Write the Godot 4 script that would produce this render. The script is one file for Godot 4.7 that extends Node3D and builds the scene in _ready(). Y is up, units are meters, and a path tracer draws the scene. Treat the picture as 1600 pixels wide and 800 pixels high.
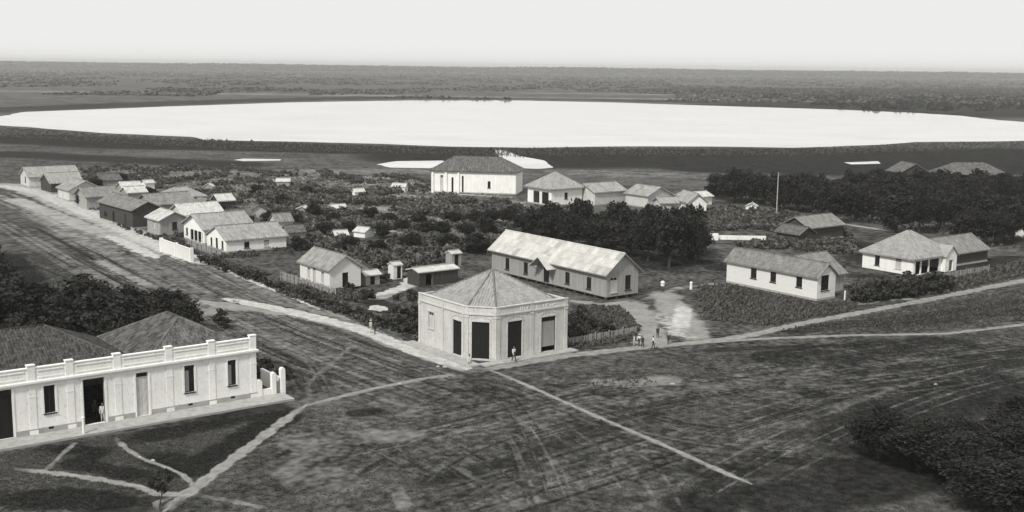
extends Node3D
# An old view over a small town on a grid of dirt streets, with a wide lake behind it.
# The town's own axes: u runs along the cross street, v along the main street; town(u, v) gives the world point.

const TURN := 0.6435011
var rng := RandomNumberGenerator.new()
var taken := {}
var mat := {}

class Geo:
	var v := PackedVector3Array()
	var n := PackedVector3Array()
	var c := PackedColorArray()
	var uv := PackedVector2Array()
	var tint := Color(1, 1, 1)
	func tri(a: Vector3, b: Vector3, d: Vector3) -> void:
		var m := (b - a).cross(d - a).normalized()
		v.append(a); v.append(d); v.append(b)
		for i in 3:
			n.append(m); c.append(tint); uv.append(Vector2(v[v.size() - 3 + i].x, v[v.size() - 3 + i].z))
	func quad(a: Vector3, b: Vector3, d: Vector3, e: Vector3) -> void:
		tri(a, b, d)
		tri(a, d, e)
	func box(p: Vector3, q: Vector3) -> void:
		obox(Transform3D(Basis(), (p + q) * 0.5), (q - p) * 0.5)
	func obox(t: Transform3D, h: Vector3) -> void:
		var k := []
		for i in 8:
			k.append(t * Vector3(h.x * (1 if i & 1 else -1), h.y * (1 if i & 2 else -1), h.z * (1 if i & 4 else -1)))
		quad(k[4], k[5], k[7], k[6])
		quad(k[1], k[0], k[2], k[3])
		quad(k[5], k[1], k[3], k[7])
		quad(k[0], k[4], k[6], k[2])
		quad(k[6], k[7], k[3], k[2])
		quad(k[0], k[1], k[5], k[4])
	func tube(a: Vector3, b: Vector3, ra: float, rb: float, seg := 6, cap := true) -> void:
		var d := (b - a).normalized()
		var s := d.cross(Vector3.RIGHT if absf(d.x) < 0.8 else Vector3.FORWARD).normalized()
		var w := d.cross(s)
		for i in seg:
			var t0 := TAU * i / seg
			var t1 := TAU * (i + 1) / seg
			var e0 := s * cos(t0) + w * sin(t0)
			var e1 := s * cos(t1) + w * sin(t1)
			quad(a + e0 * ra, a + e1 * ra, b + e1 * rb, b + e0 * rb)
			if cap:
				tri(b + e0 * rb, b + e1 * rb, b)
	func mesh() -> ArrayMesh:
		var a := []
		a.resize(Mesh.ARRAY_MAX)
		a[Mesh.ARRAY_VERTEX] = v
		a[Mesh.ARRAY_NORMAL] = n
		a[Mesh.ARRAY_COLOR] = c
		a[Mesh.ARRAY_TEX_UV] = uv
		var m := ArrayMesh.new()
		m.add_surface_from_arrays(Mesh.PRIMITIVE_TRIANGLES, a)
		return m

func town(u: float, v: float, y := 0.0) -> Vector3:
	return Vector3(0.8 * u - 0.6 * v, y, -0.6 * u - 0.8 * v)

func numbered(called: String) -> String:
	if not taken.has(called):
		taken[called] = 0
		return called
	taken[called] += 1
	return "%s_%03d" % [called, taken[called]]

func part(g, called: String, m: Material, parent: Node = self) -> MeshInstance3D:
	var o := MeshInstance3D.new()
	o.mesh = g.mesh() if g is Geo else g
	o.material_override = m
	o.name = numbered(called) if parent == self else called
	parent.add_child(o, true)
	return o

func tag(o: Node, label: String, category: String, group := "", kind := "") -> Node:
	if label: o.set_meta("label", label)
	if category: o.set_meta("category", category)
	if group: o.set_meta("group", group)
	if kind: o.set_meta("kind", kind)
	return o

func thing(called: String, label: String, category: String, at: Vector3, turn := TURN, group := "") -> Node3D:
	var o := Node3D.new()
	o.name = numbered(called)
	add_child(o)
	o.position = at
	o.rotation.y = turn
	tag(o, label, category, group)
	return o

func copy(src: Node3D, called: String, at: Vector3, turn: float, size: Vector3, label: String, category: String, group: String) -> Node3D:
	var o: Node3D = src.duplicate()
	o.name = numbered(called)
	add_child(o)
	o.position = at
	o.rotation.y = turn
	o.scale = size
	return tag(o, label, category, group)

# ---------------------------------------------------------------- materials
func grey(l: float, warm := 1.0) -> Color:      # a linear grey with the print's faint warmth
	return Color(l * 1.0, l * lerpf(1.0, 0.995, warm), l * lerpf(1.0, 0.945, warm))

func noise(sd: int, freq: float, oct := 4, type := FastNoiseLite.TYPE_SIMPLEX_SMOOTH) -> FastNoiseLite:
	var f := FastNoiseLite.new()
	f.seed = sd
	f.noise_type = type
	f.frequency = freq
	f.fractal_octaves = oct
	return f

# mottled matt surface: coarse and fine grain, dark specks; stretch > 1 gives streaks
func matter(called: String, lo: float, hi: float, metres := 3.0, rough := 0.95, sd := 1, streak := Vector3.ONE, fleck := 0.0) -> StandardMaterial3D:
	var size := 256
	var a := noise(sd, 0.02, 5).get_seamless_image(size, size)
	var b := noise(sd + 7, 0.11, 3).get_seamless_image(size, size)
	a.convert(Image.FORMAT_L8)
	b.convert(Image.FORMAT_L8)
	var da := a.get_data()
	var db := b.get_data()
	var out := PackedByteArray()
	out.resize(size * size * 3)
	for i in size * size:
		var t := clampf((da[i] / 255.0 - 0.5) * 1.1 + (db[i] / 255.0 - 0.5) * 0.7 + 0.5, 0.0, 1.0)
		var l := lerpf(lo, hi, t)
		if fleck > 0.0 and db[i] < 70 * fleck + 20:
			l *= 0.55
		var k := grey(l).linear_to_srgb()
		out[i * 3] = int(k.r * 255.0)
		out[i * 3 + 1] = int(k.g * 255.0)
		out[i * 3 + 2] = int(k.b * 255.0)
	var m := StandardMaterial3D.new()
	m.resource_name = called
	m.albedo_texture = ImageTexture.create_from_image(Image.create_from_data(size, size, false, Image.FORMAT_RGB8, out))
	m.roughness = rough
	m.metallic_specular = 0.25
	m.uv1_triplanar = true
	m.uv1_world_triplanar = true
	m.uv1_scale = streak / metres
	m.vertex_color_use_as_albedo = true
	mat[called] = m
	return m

func plain(called: String, l: float, rough := 0.9, spec := 0.3) -> StandardMaterial3D:
	var m := StandardMaterial3D.new()
	m.resource_name = called
	m.albedo_color = grey(l).linear_to_srgb()
	m.roughness = rough
	m.metallic_specular = spec
	m.vertex_color_use_as_albedo = true
	mat[called] = m
	return m

func make_materials() -> void:
	matter("limewash", 0.72, 0.90, 5.3, 0.95, 3, Vector3(1, 0.35, 1), 0.25)
	matter("pale_plaster", 0.44, 0.62, 5.7, 0.95, 11, Vector3(1, 0.35, 1), 0.25)
	matter("white_boards", 0.62, 0.74, 4.0, 0.9, 17, Vector3(0.6, 2.4, 0.6))
	matter("grey_boards", 0.24, 0.38, 4.0, 0.95, 23, Vector3(2.2, 0.14, 2.2))
	matter("dark_boards", 0.035, 0.08, 2.5, 0.95, 27, Vector3(2.2, 0.2, 2.2))
	matter("clay_tile", 0.15, 0.30, 5.3, 0.95, 31, Vector3.ONE, 0.3)
	matter("old_tile", 0.05, 0.20, 4.7, 0.95, 37, Vector3.ONE, 0.6)
	matter("dark_tile", 0.03, 0.13, 4.1, 0.95, 39, Vector3.ONE, 0.6)
	matter("pale_tile", 0.24, 0.38, 5.9, 0.95, 41, Vector3.ONE, 0.2)
	matter("zinc", 0.38, 0.62, 7.4, 0.7, 43, Vector3(1, 1, 1), 0.1)
	matter("concrete", 0.28, 0.42, 5.2, 0.95, 47, Vector3.ONE, 0.3)
	matter("sand", 0.17, 0.30, 6.6, 1.0, 53, Vector3.ONE, 0.2)
	matter("pale_sand", 0.30, 0.52, 7.6, 1.0, 55, Vector3.ONE, 0.25)
	matter("white_sand", 0.55, 0.72, 6.0, 1.0, 57)
	matter("bark", 0.03, 0.08, 0.7, 1.0, 59, Vector3(1, 0.3, 1))
	matter("cloth_white", 0.55, 0.8, 0.6, 0.95, 61)
	plain("leaf", 1.0, 0.8, 0.3)
	plain("glass", 0.015, 0.08, 0.5)
	plain("dark_paint", 0.022, 0.7)
	plain("black_wood", 0.012, 0.8)
	plain("white_paint", 0.74, 0.7)
	plain("grey_paint", 0.22, 0.8)
	plain("pale_paint", 0.45, 0.8)
	plain("person", 1.0, 0.9)

# ---------------------------------------------------------------- buildings
# one face of a wall, with openings [kind, s, y, width, height] cut through its thickness
func face(g: Geo, p0: Vector3, ds: Vector3, nn: Vector3, length: float, y0: float, y1: float, ops: Array, thick := 0.22) -> void:
	var xs := [0.0, length]
	var ys := [y0, y1]
	for o in ops:
		for x in [o[1], o[1] + o[3]]:
			if not xs.has(x): xs.append(x)
		for y in [o[2], o[2] + o[4]]:
			if not ys.has(y): ys.append(y)
	xs.sort()
	ys.sort()
	for i in xs.size() - 1:
		for j in ys.size() - 1:
			var mx: float = (xs[i] + xs[i + 1]) * 0.5
			var my: float = (ys[j] + ys[j + 1]) * 0.5
			var hole := false
			for o in ops:
				if mx > o[1] and mx < o[1] + o[3] and my > o[2] and my < o[2] + o[4]:
					hole = true
			if hole:
				continue
			var a: Vector3 = p0 + ds * xs[i] + Vector3.UP * ys[j]
			var b: Vector3 = p0 + ds * xs[i + 1] + Vector3.UP * ys[j]
			var d: Vector3 = p0 + ds * xs[i + 1] + Vector3.UP * ys[j + 1]
			var e: Vector3 = p0 + ds * xs[i] + Vector3.UP * ys[j + 1]
			g.quad(a, b, d, e)
			var k := -nn * thick
			g.quad(b + k, a + k, e + k, d + k)
	for o in ops:
		var a: Vector3 = p0 + ds * o[1] + Vector3.UP * o[2]
		var b: Vector3 = a + ds * o[3]
		var e: Vector3 = a + Vector3.UP * o[4]
		var d: Vector3 = b + Vector3.UP * o[4]
		var k := -nn * thick
		g.quad(a + k, b + k, b, a)
		g.quad(e, d, d + k, e + k)
		g.quad(a, e, e + k, a + k)
		g.quad(b + k, d + k, d, b)

# what fills an opening: p is its lower left outer corner
func fill(parent: Node3D, kind: String, p: Vector3, ds: Vector3, nn: Vector3, w: float, h: float) -> void:
	var up := Vector3.UP
	var t := Basis(ds, up, nn)
	var bar := func(g: Geo, x0: float, y0: float, x1: float, y1: float, z0: float, z1: float) -> void:
		g.obox(Transform3D(t, p + ds * (x0 + x1) * 0.5 + up * (y0 + y1) * 0.5 + nn * (z0 + z1) * 0.5), Vector3(x1 - x0, y1 - y0, z1 - z0) * 0.5)
	var f := Geo.new()
	var fw := 0.07
	bar.call(f, 0.002, 0.0, fw, h - 0.002, -0.16, -0.06)
	bar.call(f, w - fw, 0.0, w - 0.002, h - 0.002, -0.16, -0.06)
	bar.call(f, fw, h - fw, w - fw, h - 0.002, -0.16, -0.06)
	if kind in ["window", "closed_window", "half_window"]:
		bar.call(f, fw, 0.002, w - fw, fw, -0.16, -0.06)
		bar.call(f, w * 0.5 - 0.03, fw, w * 0.5 + 0.03, h - fw, -0.15, -0.07)
		bar.call(f, -0.08, -0.1, w + 0.08, -0.002, 0.002, 0.1)
		var o := part(f, "window", mat.pale_paint if kind == "closed_window" else mat.dark_paint, parent)
		var top := h * (0.84 if kind != "window" else 0.99)
		for i in 2:
			var g := Geo.new()
			var x0 := fw + 0.01 + i * (w * 0.5 - fw + 0.02)
			var pale: bool = kind == "closed_window" or (kind == "half_window" and i == 0)
			bar.call(g, x0, fw, x0 + w * 0.5 - fw - 0.04, (top if pale else h) - fw - 0.01, -0.13, -0.09)
			if pale:
				for q in 9:
					var yy := 0.12 + q * (top - 0.3) / 9.0
					bar.call(g, x0 + 0.05, yy, x0 + w * 0.5 - fw - 0.09, yy + 0.06, -0.088, -0.075)
			part(g, "shutter" if pale else "pane", (mat.grey_boards if kind == "half_window" else mat.pale_plaster) if pale else mat.glass, o)
		if kind != "window":
			var g := Geo.new()
			bar.call(g, fw + 0.005, top, w - fw - 0.005, h - fw - 0.005, -0.14, -0.11)
			part(g, "pane", mat.glass, o)
	elif kind == "open":
		part(f, "door_frame", mat.grey_paint, parent)
	else:
		var top := h * 0.88
		bar.call(f, fw, top, w - fw, top + 0.06, -0.16, -0.06)
		var o := part(f, "door", mat.pale_paint if kind == "pale_door" else mat.dark_paint, parent)
		if kind == "roller_door":
			var g := Geo.new()
			var q := 0.55
			while q < top - 0.1:
				bar.call(g, fw + 0.005, q, w - fw - 0.005, q + 0.085, -0.13, -0.09)
				q += 0.1
			part(g, "roller_shutter", mat.grey_boards, o)
		else:
			for i in 2:
				var g := Geo.new()
				var x0 := fw + 0.006 + i * (w - 2 * fw) * 0.5
				var lw := (w - 2 * fw) * 0.5 - 0.012
				bar.call(g, x0, 0.02, x0 + lw, top - 0.005, -0.14, -0.1)
				for q in 3:
					bar.call(g, x0 + 0.1, 0.15 + q * top * 0.32, x0 + lw - 0.1, top * 0.28 + q * top * 0.32, -0.098, -0.08)
				part(g, "leaf", mat.pale_plaster if kind == "pale_door" else mat.black_wood, o)
		var g2 := Geo.new()
		bar.call(g2, fw + 0.005, top + 0.065, w - fw - 0.005, h - fw - 0.005, -0.13, -0.1)
		for q in 4:
			bar.call(g2, w * (q + 1) / 5.0 - 0.015, top + 0.065, w * (q + 1) / 5.0 + 0.015, h - fw - 0.005, -0.098, -0.07)
		part(g2, "transom", mat.glass, o)

func slab(g: Geo, poly: Array, thick: float) -> void:
	var dn := Vector3.DOWN * thick
	for i in range(1, poly.size() - 1):
		g.tri(poly[0], poly[i], poly[i + 1])
		g.tri(poly[0] + dn, poly[i + 1] + dn, poly[i] + dn)
	for i in poly.size():
		var a: Vector3 = poly[i]
		var b: Vector3 = poly[(i + 1) % poly.size()]
		g.quad(a + dn, b + dn, b, a)

# rows of tiles up a convex roof face whose first edge is the eave
func tiles(g: Geo, poly: Array, sp: float, piece: float, bump := 0.07, vary := 0.23) -> void:
	var e: Vector3 = (poly[1] - poly[0]).normalized()
	var nn: Vector3 = (poly[1] - poly[0]).cross(poly[2] - poly[0]).normalized()
	var s := nn.cross(e)
	var o: Vector3 = poly[0]
	var pts := []
	var x0 := 1e9
	var x1 := -1e9
	for p in poly:
		var q := Vector2((p - o).dot(e), (p - o).dot(s))
		pts.append(q)
		x0 = minf(x0, q.x)
		x1 = maxf(x1, q.x)
	var x := x0 + sp * 0.5
	while x < x1 - sp * 0.3:
		var lo := 1e9
		var hi := -1e9
		for i in pts.size():
			var a: Vector2 = pts[i]
			var b: Vector2 = pts[(i + 1) % pts.size()]
			if (a.x - x) * (b.x - x) < 0.0:
				var y := lerpf(a.y, b.y, (x - a.x) / (b.x - a.x))
				lo = minf(lo, y)
				hi = maxf(hi, y)
		if hi > lo + 0.1:
			var y := lo
			while y < hi - 0.05:
				var y2 := minf(y + piece, hi)
				var j := rng.randf_range(-0.02, 0.02)
				var w := sp * rng.randf_range(0.30, 0.36)
				var t := rng.randf_range(0.95 - vary, 0.95 + vary)
				g.tint = Color(t, t, t)
				var r := bump * rng.randf_range(0.85, 1.2)
				var f := func(xx: float, yy: float, zz: float) -> Vector3: return o + e * xx + s * yy + nn * zz
				var a0: Vector3 = f.call(x + j - w, y, 0.004)
				var a1: Vector3 = f.call(x + j - w * 0.5, y, r + 0.02)
				var a2: Vector3 = f.call(x + j + w * 0.5, y, r + 0.02)
				var a3: Vector3 = f.call(x + j + w, y, 0.004)
				var b0: Vector3 = f.call(x + j - w * 0.9, y2, 0.004)
				var b1: Vector3 = f.call(x + j - w * 0.45, y2, r)
				var b2: Vector3 = f.call(x + j + w * 0.45, y2, r)
				var b3: Vector3 = f.call(x + j + w * 0.9, y2, 0.004)
				g.quad(a0, a1, b1, b0)
				g.quad(a1, a2, b2, b1)
				g.quad(a2, a3, b3, b2)
				g.quad(a0, a3, a2, a1)
				y = y2
		x += sp
	g.tint = Color.WHITE

func roof_faces(kind: String, L: float, W: float, h: float, rise: float, o: float, x0 := 0.0, z0 := 0.0) -> Array:
	# faces with the eave first, counter-clockwise from outside; the plan runs x 0..L, z 0..-W
	var out := []
	if kind == "ridge_u":
		var ye := h - o * rise / (W * 0.5)
		var a := Vector3(-o, ye, o); var b := Vector3(L + o, ye, o)
		var c := Vector3(L + o, ye, -W - o); var d := Vector3(-o, ye, -W - o)
		var r0 := Vector3(-o, h + rise, -W * 0.5); var r1 := Vector3(L + o, h + rise, -W * 0.5)
		out = [[a, b, r1, r0], [c, d, r0, r1]]
	elif kind == "ridge_v":
		var ye := h - o * rise / (L * 0.5)
		var a := Vector3(-o, ye, o); var b := Vector3(L + o, ye, o)
		var c := Vector3(L + o, ye, -W - o); var d := Vector3(-o, ye, -W - o)
		var r0 := Vector3(L * 0.5, h + rise, o); var r1 := Vector3(L * 0.5, h + rise, -W - o)
		out = [[d, a, r0, r1], [b, c, r1, r0]]
	else:
		var m := minf(L, W) * 0.5
		var ye := h - o * rise / m
		var a := Vector3(-o, ye, o); var b := Vector3(L + o, ye, o)
		var c := Vector3(L + o, ye, -W - o); var d := Vector3(-o, ye, -W - o)
		var r0: Vector3
		var r1: Vector3
		if L >= W:
			r0 = Vector3(m, h + rise, -W * 0.5); r1 = Vector3(L - m + 0.01, h + rise, -W * 0.5)
			out = [[a, b, r1, r0], [c, d, r0, r1], [d, a, r0], [b, c, r1]]
		else:
			r0 = Vector3(L * 0.5, h + rise, -m); r1 = Vector3(L * 0.5, h + rise, -W + m - 0.01)
			out = [[d, a, r0, r1], [b, c, r1, r0], [a, b, r0], [c, d, r1]]
	for f in out:
		for i in f.size():
			f[i] += Vector3(x0, 0, z0)
	return out

func build_roof(parent: Node3D, faces: Array, m: Material, sp: float, piece: float, thick := 0.14, bump := 0.07, vary := 0.23) -> MeshInstance3D:
	var g := Geo.new()
	var g2 := Geo.new()
	var g3 := Geo.new()
	for f in faces:
		slab(g, f, thick)
		if sp > 0.0:
			tiles(g2, f, sp, piece, bump, vary)
		for i in f.size():            # ridge and hip caps along every edge that rises above the eave or meets another face
			var a: Vector3 = f[i]
			var b: Vector3 = f[(i + 1) % f.size()]
			if i > 0 and (a - b).length() > 0.5 and minf(a.y, b.y) > f[0].y + 0.05 or (i > 0 and f.size() == 3 and absf(a.y - b.y) > 0.1):
				g3.tube(a + Vector3.UP * 0.02, b + Vector3.UP * 0.02, 0.11, 0.11, 6)
	var o := part(g, "roof", m, parent)
	if sp > 0.0:
		tag(part(g2, "roof_tile", m, o), "", "", "", "stuff")
	if g3.v.size():
		part(g3, "ridge_cap", m, o)
	return o

func house(called: String, label: String, category: String, at: Vector3, L: float, W: float, h: float, o: Dictionary) -> Node3D:
	var t := thing(called, label, category, at, o.get("turn", TURN), o.get("group", ""))
	var wm: Material = o.get("wall", mat.limewash)
	var rm: Material = o.get("roof", mat.clay_tile)
	var base: float = o.get("base", 0.0)
	var kind: String = o.get("kind", "ridge_u")
	var rise: float = o.get("rise", 1.6)
	var front: Array = o.get("front", [])
	var side := []
	for s in o.get("side", []):
		side.append([s[0], W - s[1] - s[3], s[2], s[3], s[4]])
	var g := Geo.new()
	var th := 0.2
	face(g, Vector3(0, 0, 0), Vector3.RIGHT, Vector3.BACK, L, base, h, front, th)
	face(g, Vector3(0, 0, -W), Vector3.BACK, Vector3.LEFT, W, base, h, side, th)
	face(g, Vector3(L, 0, -W), Vector3.LEFT, Vector3.FORWARD, L, base, h, [], th)
	face(g, Vector3(L, 0, 0), Vector3.FORWARD, Vector3.RIGHT, W, base, h, [], th)
	if kind == "ridge_u":
		for x in [0.0, L - th]:
			var a := Vector3(x, h, 0); var b := Vector3(x, h, -W); var c := Vector3(x, h + rise - 0.15, -W * 0.5)
			var k := Vector3(th, 0, 0)
			g.tri(b, a, c); g.tri(a + k, b + k, c + k)
	elif kind == "ridge_v":
		for z in [0.0, -W + th]:
			var a := Vector3(0, h, z); var b := Vector3(L, h, z); var c := Vector3(L * 0.5, h + rise - 0.15, z)
			var k := Vector3(0, 0, -th)
			g.tri(a, b, c); g.tri(b + k, a + k, c + k)
	if o.has("battens"):
		var sp: float = o.battens
		for ff in [[Vector3.ZERO, Vector3.RIGHT, Vector3.BACK, L, front], [Vector3(0, 0, -W), Vector3.BACK, Vector3.LEFT, W, side]]:
			var s := sp * 0.5
			while s < ff[3]:
				var cuts := [[base, h - 0.02]]
				for q in ff[4]:
					if s > q[1] - 0.12 and s < q[1] + q[3] + 0.12:
						cuts = [[base, q[2] - 0.12], [q[2] + q[4] + 0.02, h - 0.02]]
				for cc in cuts:
					if cc[1] > cc[0] + 0.05:
						var tt := rng.randf_range(0.8, 1.12)
						g.tint = Color(tt, tt, tt)
						g.obox(Transform3D(Basis(ff[1], Vector3.UP, ff[2]), ff[0] + ff[1] * s + Vector3.UP * (cc[0] + cc[1]) * 0.5 + ff[2] * 0.012), Vector3(0.035, (cc[1] - cc[0]) * 0.5, 0.014))
				s += sp
		g.tint = Color.WHITE
	part(g, "wall", wm, t)
	if base > 0.05:
		var gp := Geo.new()
		for i in int(ceil(L / 2.2)) + 1:
			for j in int(ceil(W / 2.2)) + 1:
				var c := Vector3(0.15 + (L - 0.3) * i / ceil(L / 2.2), 0, -0.15 - (W - 0.3) * j / ceil(W / 2.2))
				gp.box(c + Vector3(-0.14, -0.1, -0.14), c + Vector3(0.14, base - 0.1, 0.14))
		gp.box(Vector3(0.03, base - 0.1, -W + 0.03), Vector3(L - 0.03, base + 0.02, -0.03))
		part(gp, "floor_piers", mat.dark_boards, t)
	elif o.get("plinth", true):
		var gp := Geo.new()
		gp.box(Vector3(-0.05, -0.2, 0.0), Vector3(L + 0.05, o.get("plinth_h", 0.28), 0.05))
		gp.box(Vector3(-0.05, -0.2, -W), Vector3(0.0, o.get("plinth_h", 0.28), -0.001))
		part(gp, "plinth", mat.concrete, t)
	for q in front:
		fill(t, q[0], Vector3(q[1], q[2], 0), Vector3.RIGHT, Vector3.BACK, q[3], q[4])
	for q in side:
		fill(t, q[0], Vector3(0, q[2], -W + q[1]), Vector3.BACK, Vector3.LEFT, q[3], q[4])
	if o.get("has_roof", true):
		build_roof(t, roof_faces(kind, L, W, h, rise, o.get("over", 0.4)), rm, o.get("tile", 0.36), o.get("piece", 1.2), o.get("thick", 0.14), o.get("bump", 0.07))
	return t

# ---------------------------------------------------------------- plants
func crown_mesh(sd: int, R: Vector3, clumps: int, per: int, leaf: float, lo := 0.018, hi := 0.055, hollow := 0.55) -> ArrayMesh:
	var r := RandomNumberGenerator.new()
	r.seed = sd
	var g := Geo.new()
	for i in clumps:
		var d := Vector3(r.randfn(), r.randfn() * 0.9, r.randfn()).normalized()
		var c := Vector3(d.x * R.x, d.y * R.y, d.z * R.z) * r.randf_range(hollow * 0.5, 0.82)
		var cr := minf(R.x, R.y) * r.randf_range(0.26, 0.46)
		var tone := r.randf_range(0.7, 1.3)
		for j in per:
			var e := Vector3(r.randfn(), r.randfn(), r.randfn()).normalized()
			var p := c + e * cr * pow(r.randf(), 0.45) * Vector3(1, 0.8, 1)
			var a := Vector3(r.randfn(), r.randfn() * 0.7, r.randfn()).normalized()
			var b := a.cross(Vector3(r.randfn(), r.randfn(), r.randfn())).normalized()
			var s := leaf * r.randf_range(0.5, 1.2)
			var l := r.randf_range(lo, hi) * tone
			g.tint = grey(l)
			g.quad(p - a * s, p - b * s * 0.55, p + a * s, p + b * s * 0.55)
	return g.mesh()

func trunk_mesh(sd: int, hgt: float, rad: float, spread: float) -> ArrayMesh:
	var r := RandomNumberGenerator.new()
	r.seed = sd
	var g := Geo.new()
	var p := Vector3(0, -0.15, 0)
	var q := p
	for i in 4:
		q = p + Vector3(r.randf_range(-0.12, 0.12), hgt * 0.16, r.randf_range(-0.12, 0.12))
		g.tube(p, q, rad * (1.0 - i * 0.14), rad * (0.86 - i * 0.14), 7, false)
		p = q
	for i in 6:
		var a := TAU * i / 6.0 + r.randf()
		var e := p + Vector3(cos(a) * spread * r.randf_range(0.4, 0.8), hgt * r.randf_range(0.1, 0.3), sin(a) * spread * r.randf_range(0.4, 0.8))
		var m := p.lerp(e, 0.5) + Vector3.UP * hgt * 0.04
		g.tube(p, m, rad * 0.4, rad * 0.28, 5, false)
		g.tube(m, e, rad * 0.28, rad * 0.1, 5, false)
	return g.mesh()

var trees := []
var near_trees := []
var bushes := []
func make_plants() -> void:      # kinds of tree (unit: metres, about 6.5 m tall) and of bush (about 1.5 m tall)
	for i in 5:
		var R := Vector3(2.7 + 0.3 * (i % 3), 2.9 + 0.2 * (i % 2), 2.7 + 0.2 * (i % 2))
		trees.append([crown_mesh(100 + i, R, 54, 115, 0.25, 0.011, 0.036), trunk_mesh(200 + i, 4.0, 0.22, 2.2), 6.5 - R.y])
	for i in 2:
		near_trees.append([crown_mesh(150 + i, Vector3(3.0, 2.9, 2.9), 90, 210, 0.16, 0.010, 0.034), trunk_mesh(250 + i, 4.0, 0.22, 2.2), 3.6])
	for i in 6:
		bushes.append([crown_mesh(300 + i, Vector3(0.95, 0.72, 0.95), 13, 44, 0.16, 0.02, 0.065), trunk_mesh(400 + i, 1.0, 0.05, 0.6)])

func tree(i: int, at: Vector3, hgt: float, wide: float, label: String, group: String, called := "dark_tree", near := false) -> Node3D:
	var k = near_trees[i % near_trees.size()] if near else trees[i % trees.size()]
	var t := thing(called, label, "tree", at, rng.randf() * TAU, group)
	part(k[1], "trunk", mat.bark, t)
	var c := part(k[0], "crown", mat.leaf, t)
	c.position.y = k[2]
	t.scale = Vector3(wide / 6.0, hgt / 6.6, wide / 6.0)
	return t

func bush(i: int, at: Vector3, size: float, label: String, group: String, called := "bush") -> Node3D:
	var k = bushes[i % bushes.size()]
	var t := thing(called, label, "bush", at, rng.randf() * TAU, group)
	part(k[1], "stem", mat.bark, t)
	var c := part(k[0], "foliage", mat.leaf, t)
	c.position.y = 0.62
	t.scale = Vector3(size, size * rng.randf_range(0.8, 1.1), size)
	return t

func scatter(called: String, label: String, category: String, m: Mesh, spots: Array, lo: float, hi: float, tone := 0.35, group := "") -> void:
	var mm := MultiMesh.new()
	mm.transform_format = MultiMesh.TRANSFORM_3D
	mm.use_colors = true
	mm.mesh = m
	mm.instance_count = spots.size()
	for i in spots.size():
		var s := rng.randf_range(lo, hi)
		var b := Basis(Vector3.UP, rng.randf() * TAU).scaled(Vector3(s, s * rng.randf_range(0.75, 1.15), s))
		mm.set_instance_transform(i, Transform3D(b, Vector3(spots[i].x, 0.0, spots[i].y)))
		var t := 1.0 + rng.randf_range(-tone, tone)
		if category == "grass": t *= lerpf(1.0, 0.3, growth(spots[i]))  # tufts follow the painted dark, vignette dimming included
		mm.set_instance_color(i, Color(t, t, t))
	var o := MultiMeshInstance3D.new()
	o.multimesh = mm
	o.material_override = mat.leaf
	o.name = numbered(called)
	add_child(o)
	tag(o, label, category, group, "stuff")

func inside(poly: Array, count: int, clump: FastNoiseLite = null, cut := 0.0, off_soil := false) -> Array:
	var pp := PackedVector2Array(poly)
	var lo := pp[0]
	var hi := pp[0]
	for p in pp:
		lo = lo.min(p)
		hi = hi.max(p)
	var out := []
	var tries := 0
	while out.size() < count and tries < count * 60:
		tries += 1
		var p := Vector2(rng.randf_range(lo.x, hi.x), rng.randf_range(lo.y, hi.y))
		if not Geometry2D.is_point_in_polygon(p, pp):
			continue
		if clump and clump.get_noise_2d(p.x, p.y) < cut:
			continue
		if off_soil and worn(p) > 0.3:
			continue
		if blocked(p):
			continue
		out.append(p)
	return out

var near_dark := PackedFloat32Array()
func growth(p: Vector2) -> float:      # how dark the ground is painted at p: growth and vignette dimming
	var x := int((p.x + 94.0) / 188.0 * 2048.0)
	var z := int((p.y + 190.0) / 128.0 * 1394.0)
	if x < 0 or z < 0 or x > 2047 or z > 1393: return 0.0
	return clampf(near_dark[z * 2048 + x] * 1.3, 0.0, 1.0)

var near_soil := PackedFloat32Array()
func worn(p: Vector2) -> float:        # how worn to bare soil the ground is at p
	var x := int((p.x + 94.0) / 188.0 * 2048.0)
	var z := int((p.y + 190.0) / 128.0 * 1394.0)
	if x < 0 or z < 0 or x > 2047 or z > 1393: return 0.0
	return near_soil[z * 2048 + x]

var footprints := []     # [u0, u1, v0, v1] kept clear of scattered plants
func blocked(p: Vector2) -> bool:
	var u := 0.8 * p.x - 0.6 * p.y
	var v := -0.6 * p.x - 0.8 * p.y
	for f in footprints:
		if u > f[0] and u < f[1] and v > f[2] and v < f[3]:
			return true
	return false

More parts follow.
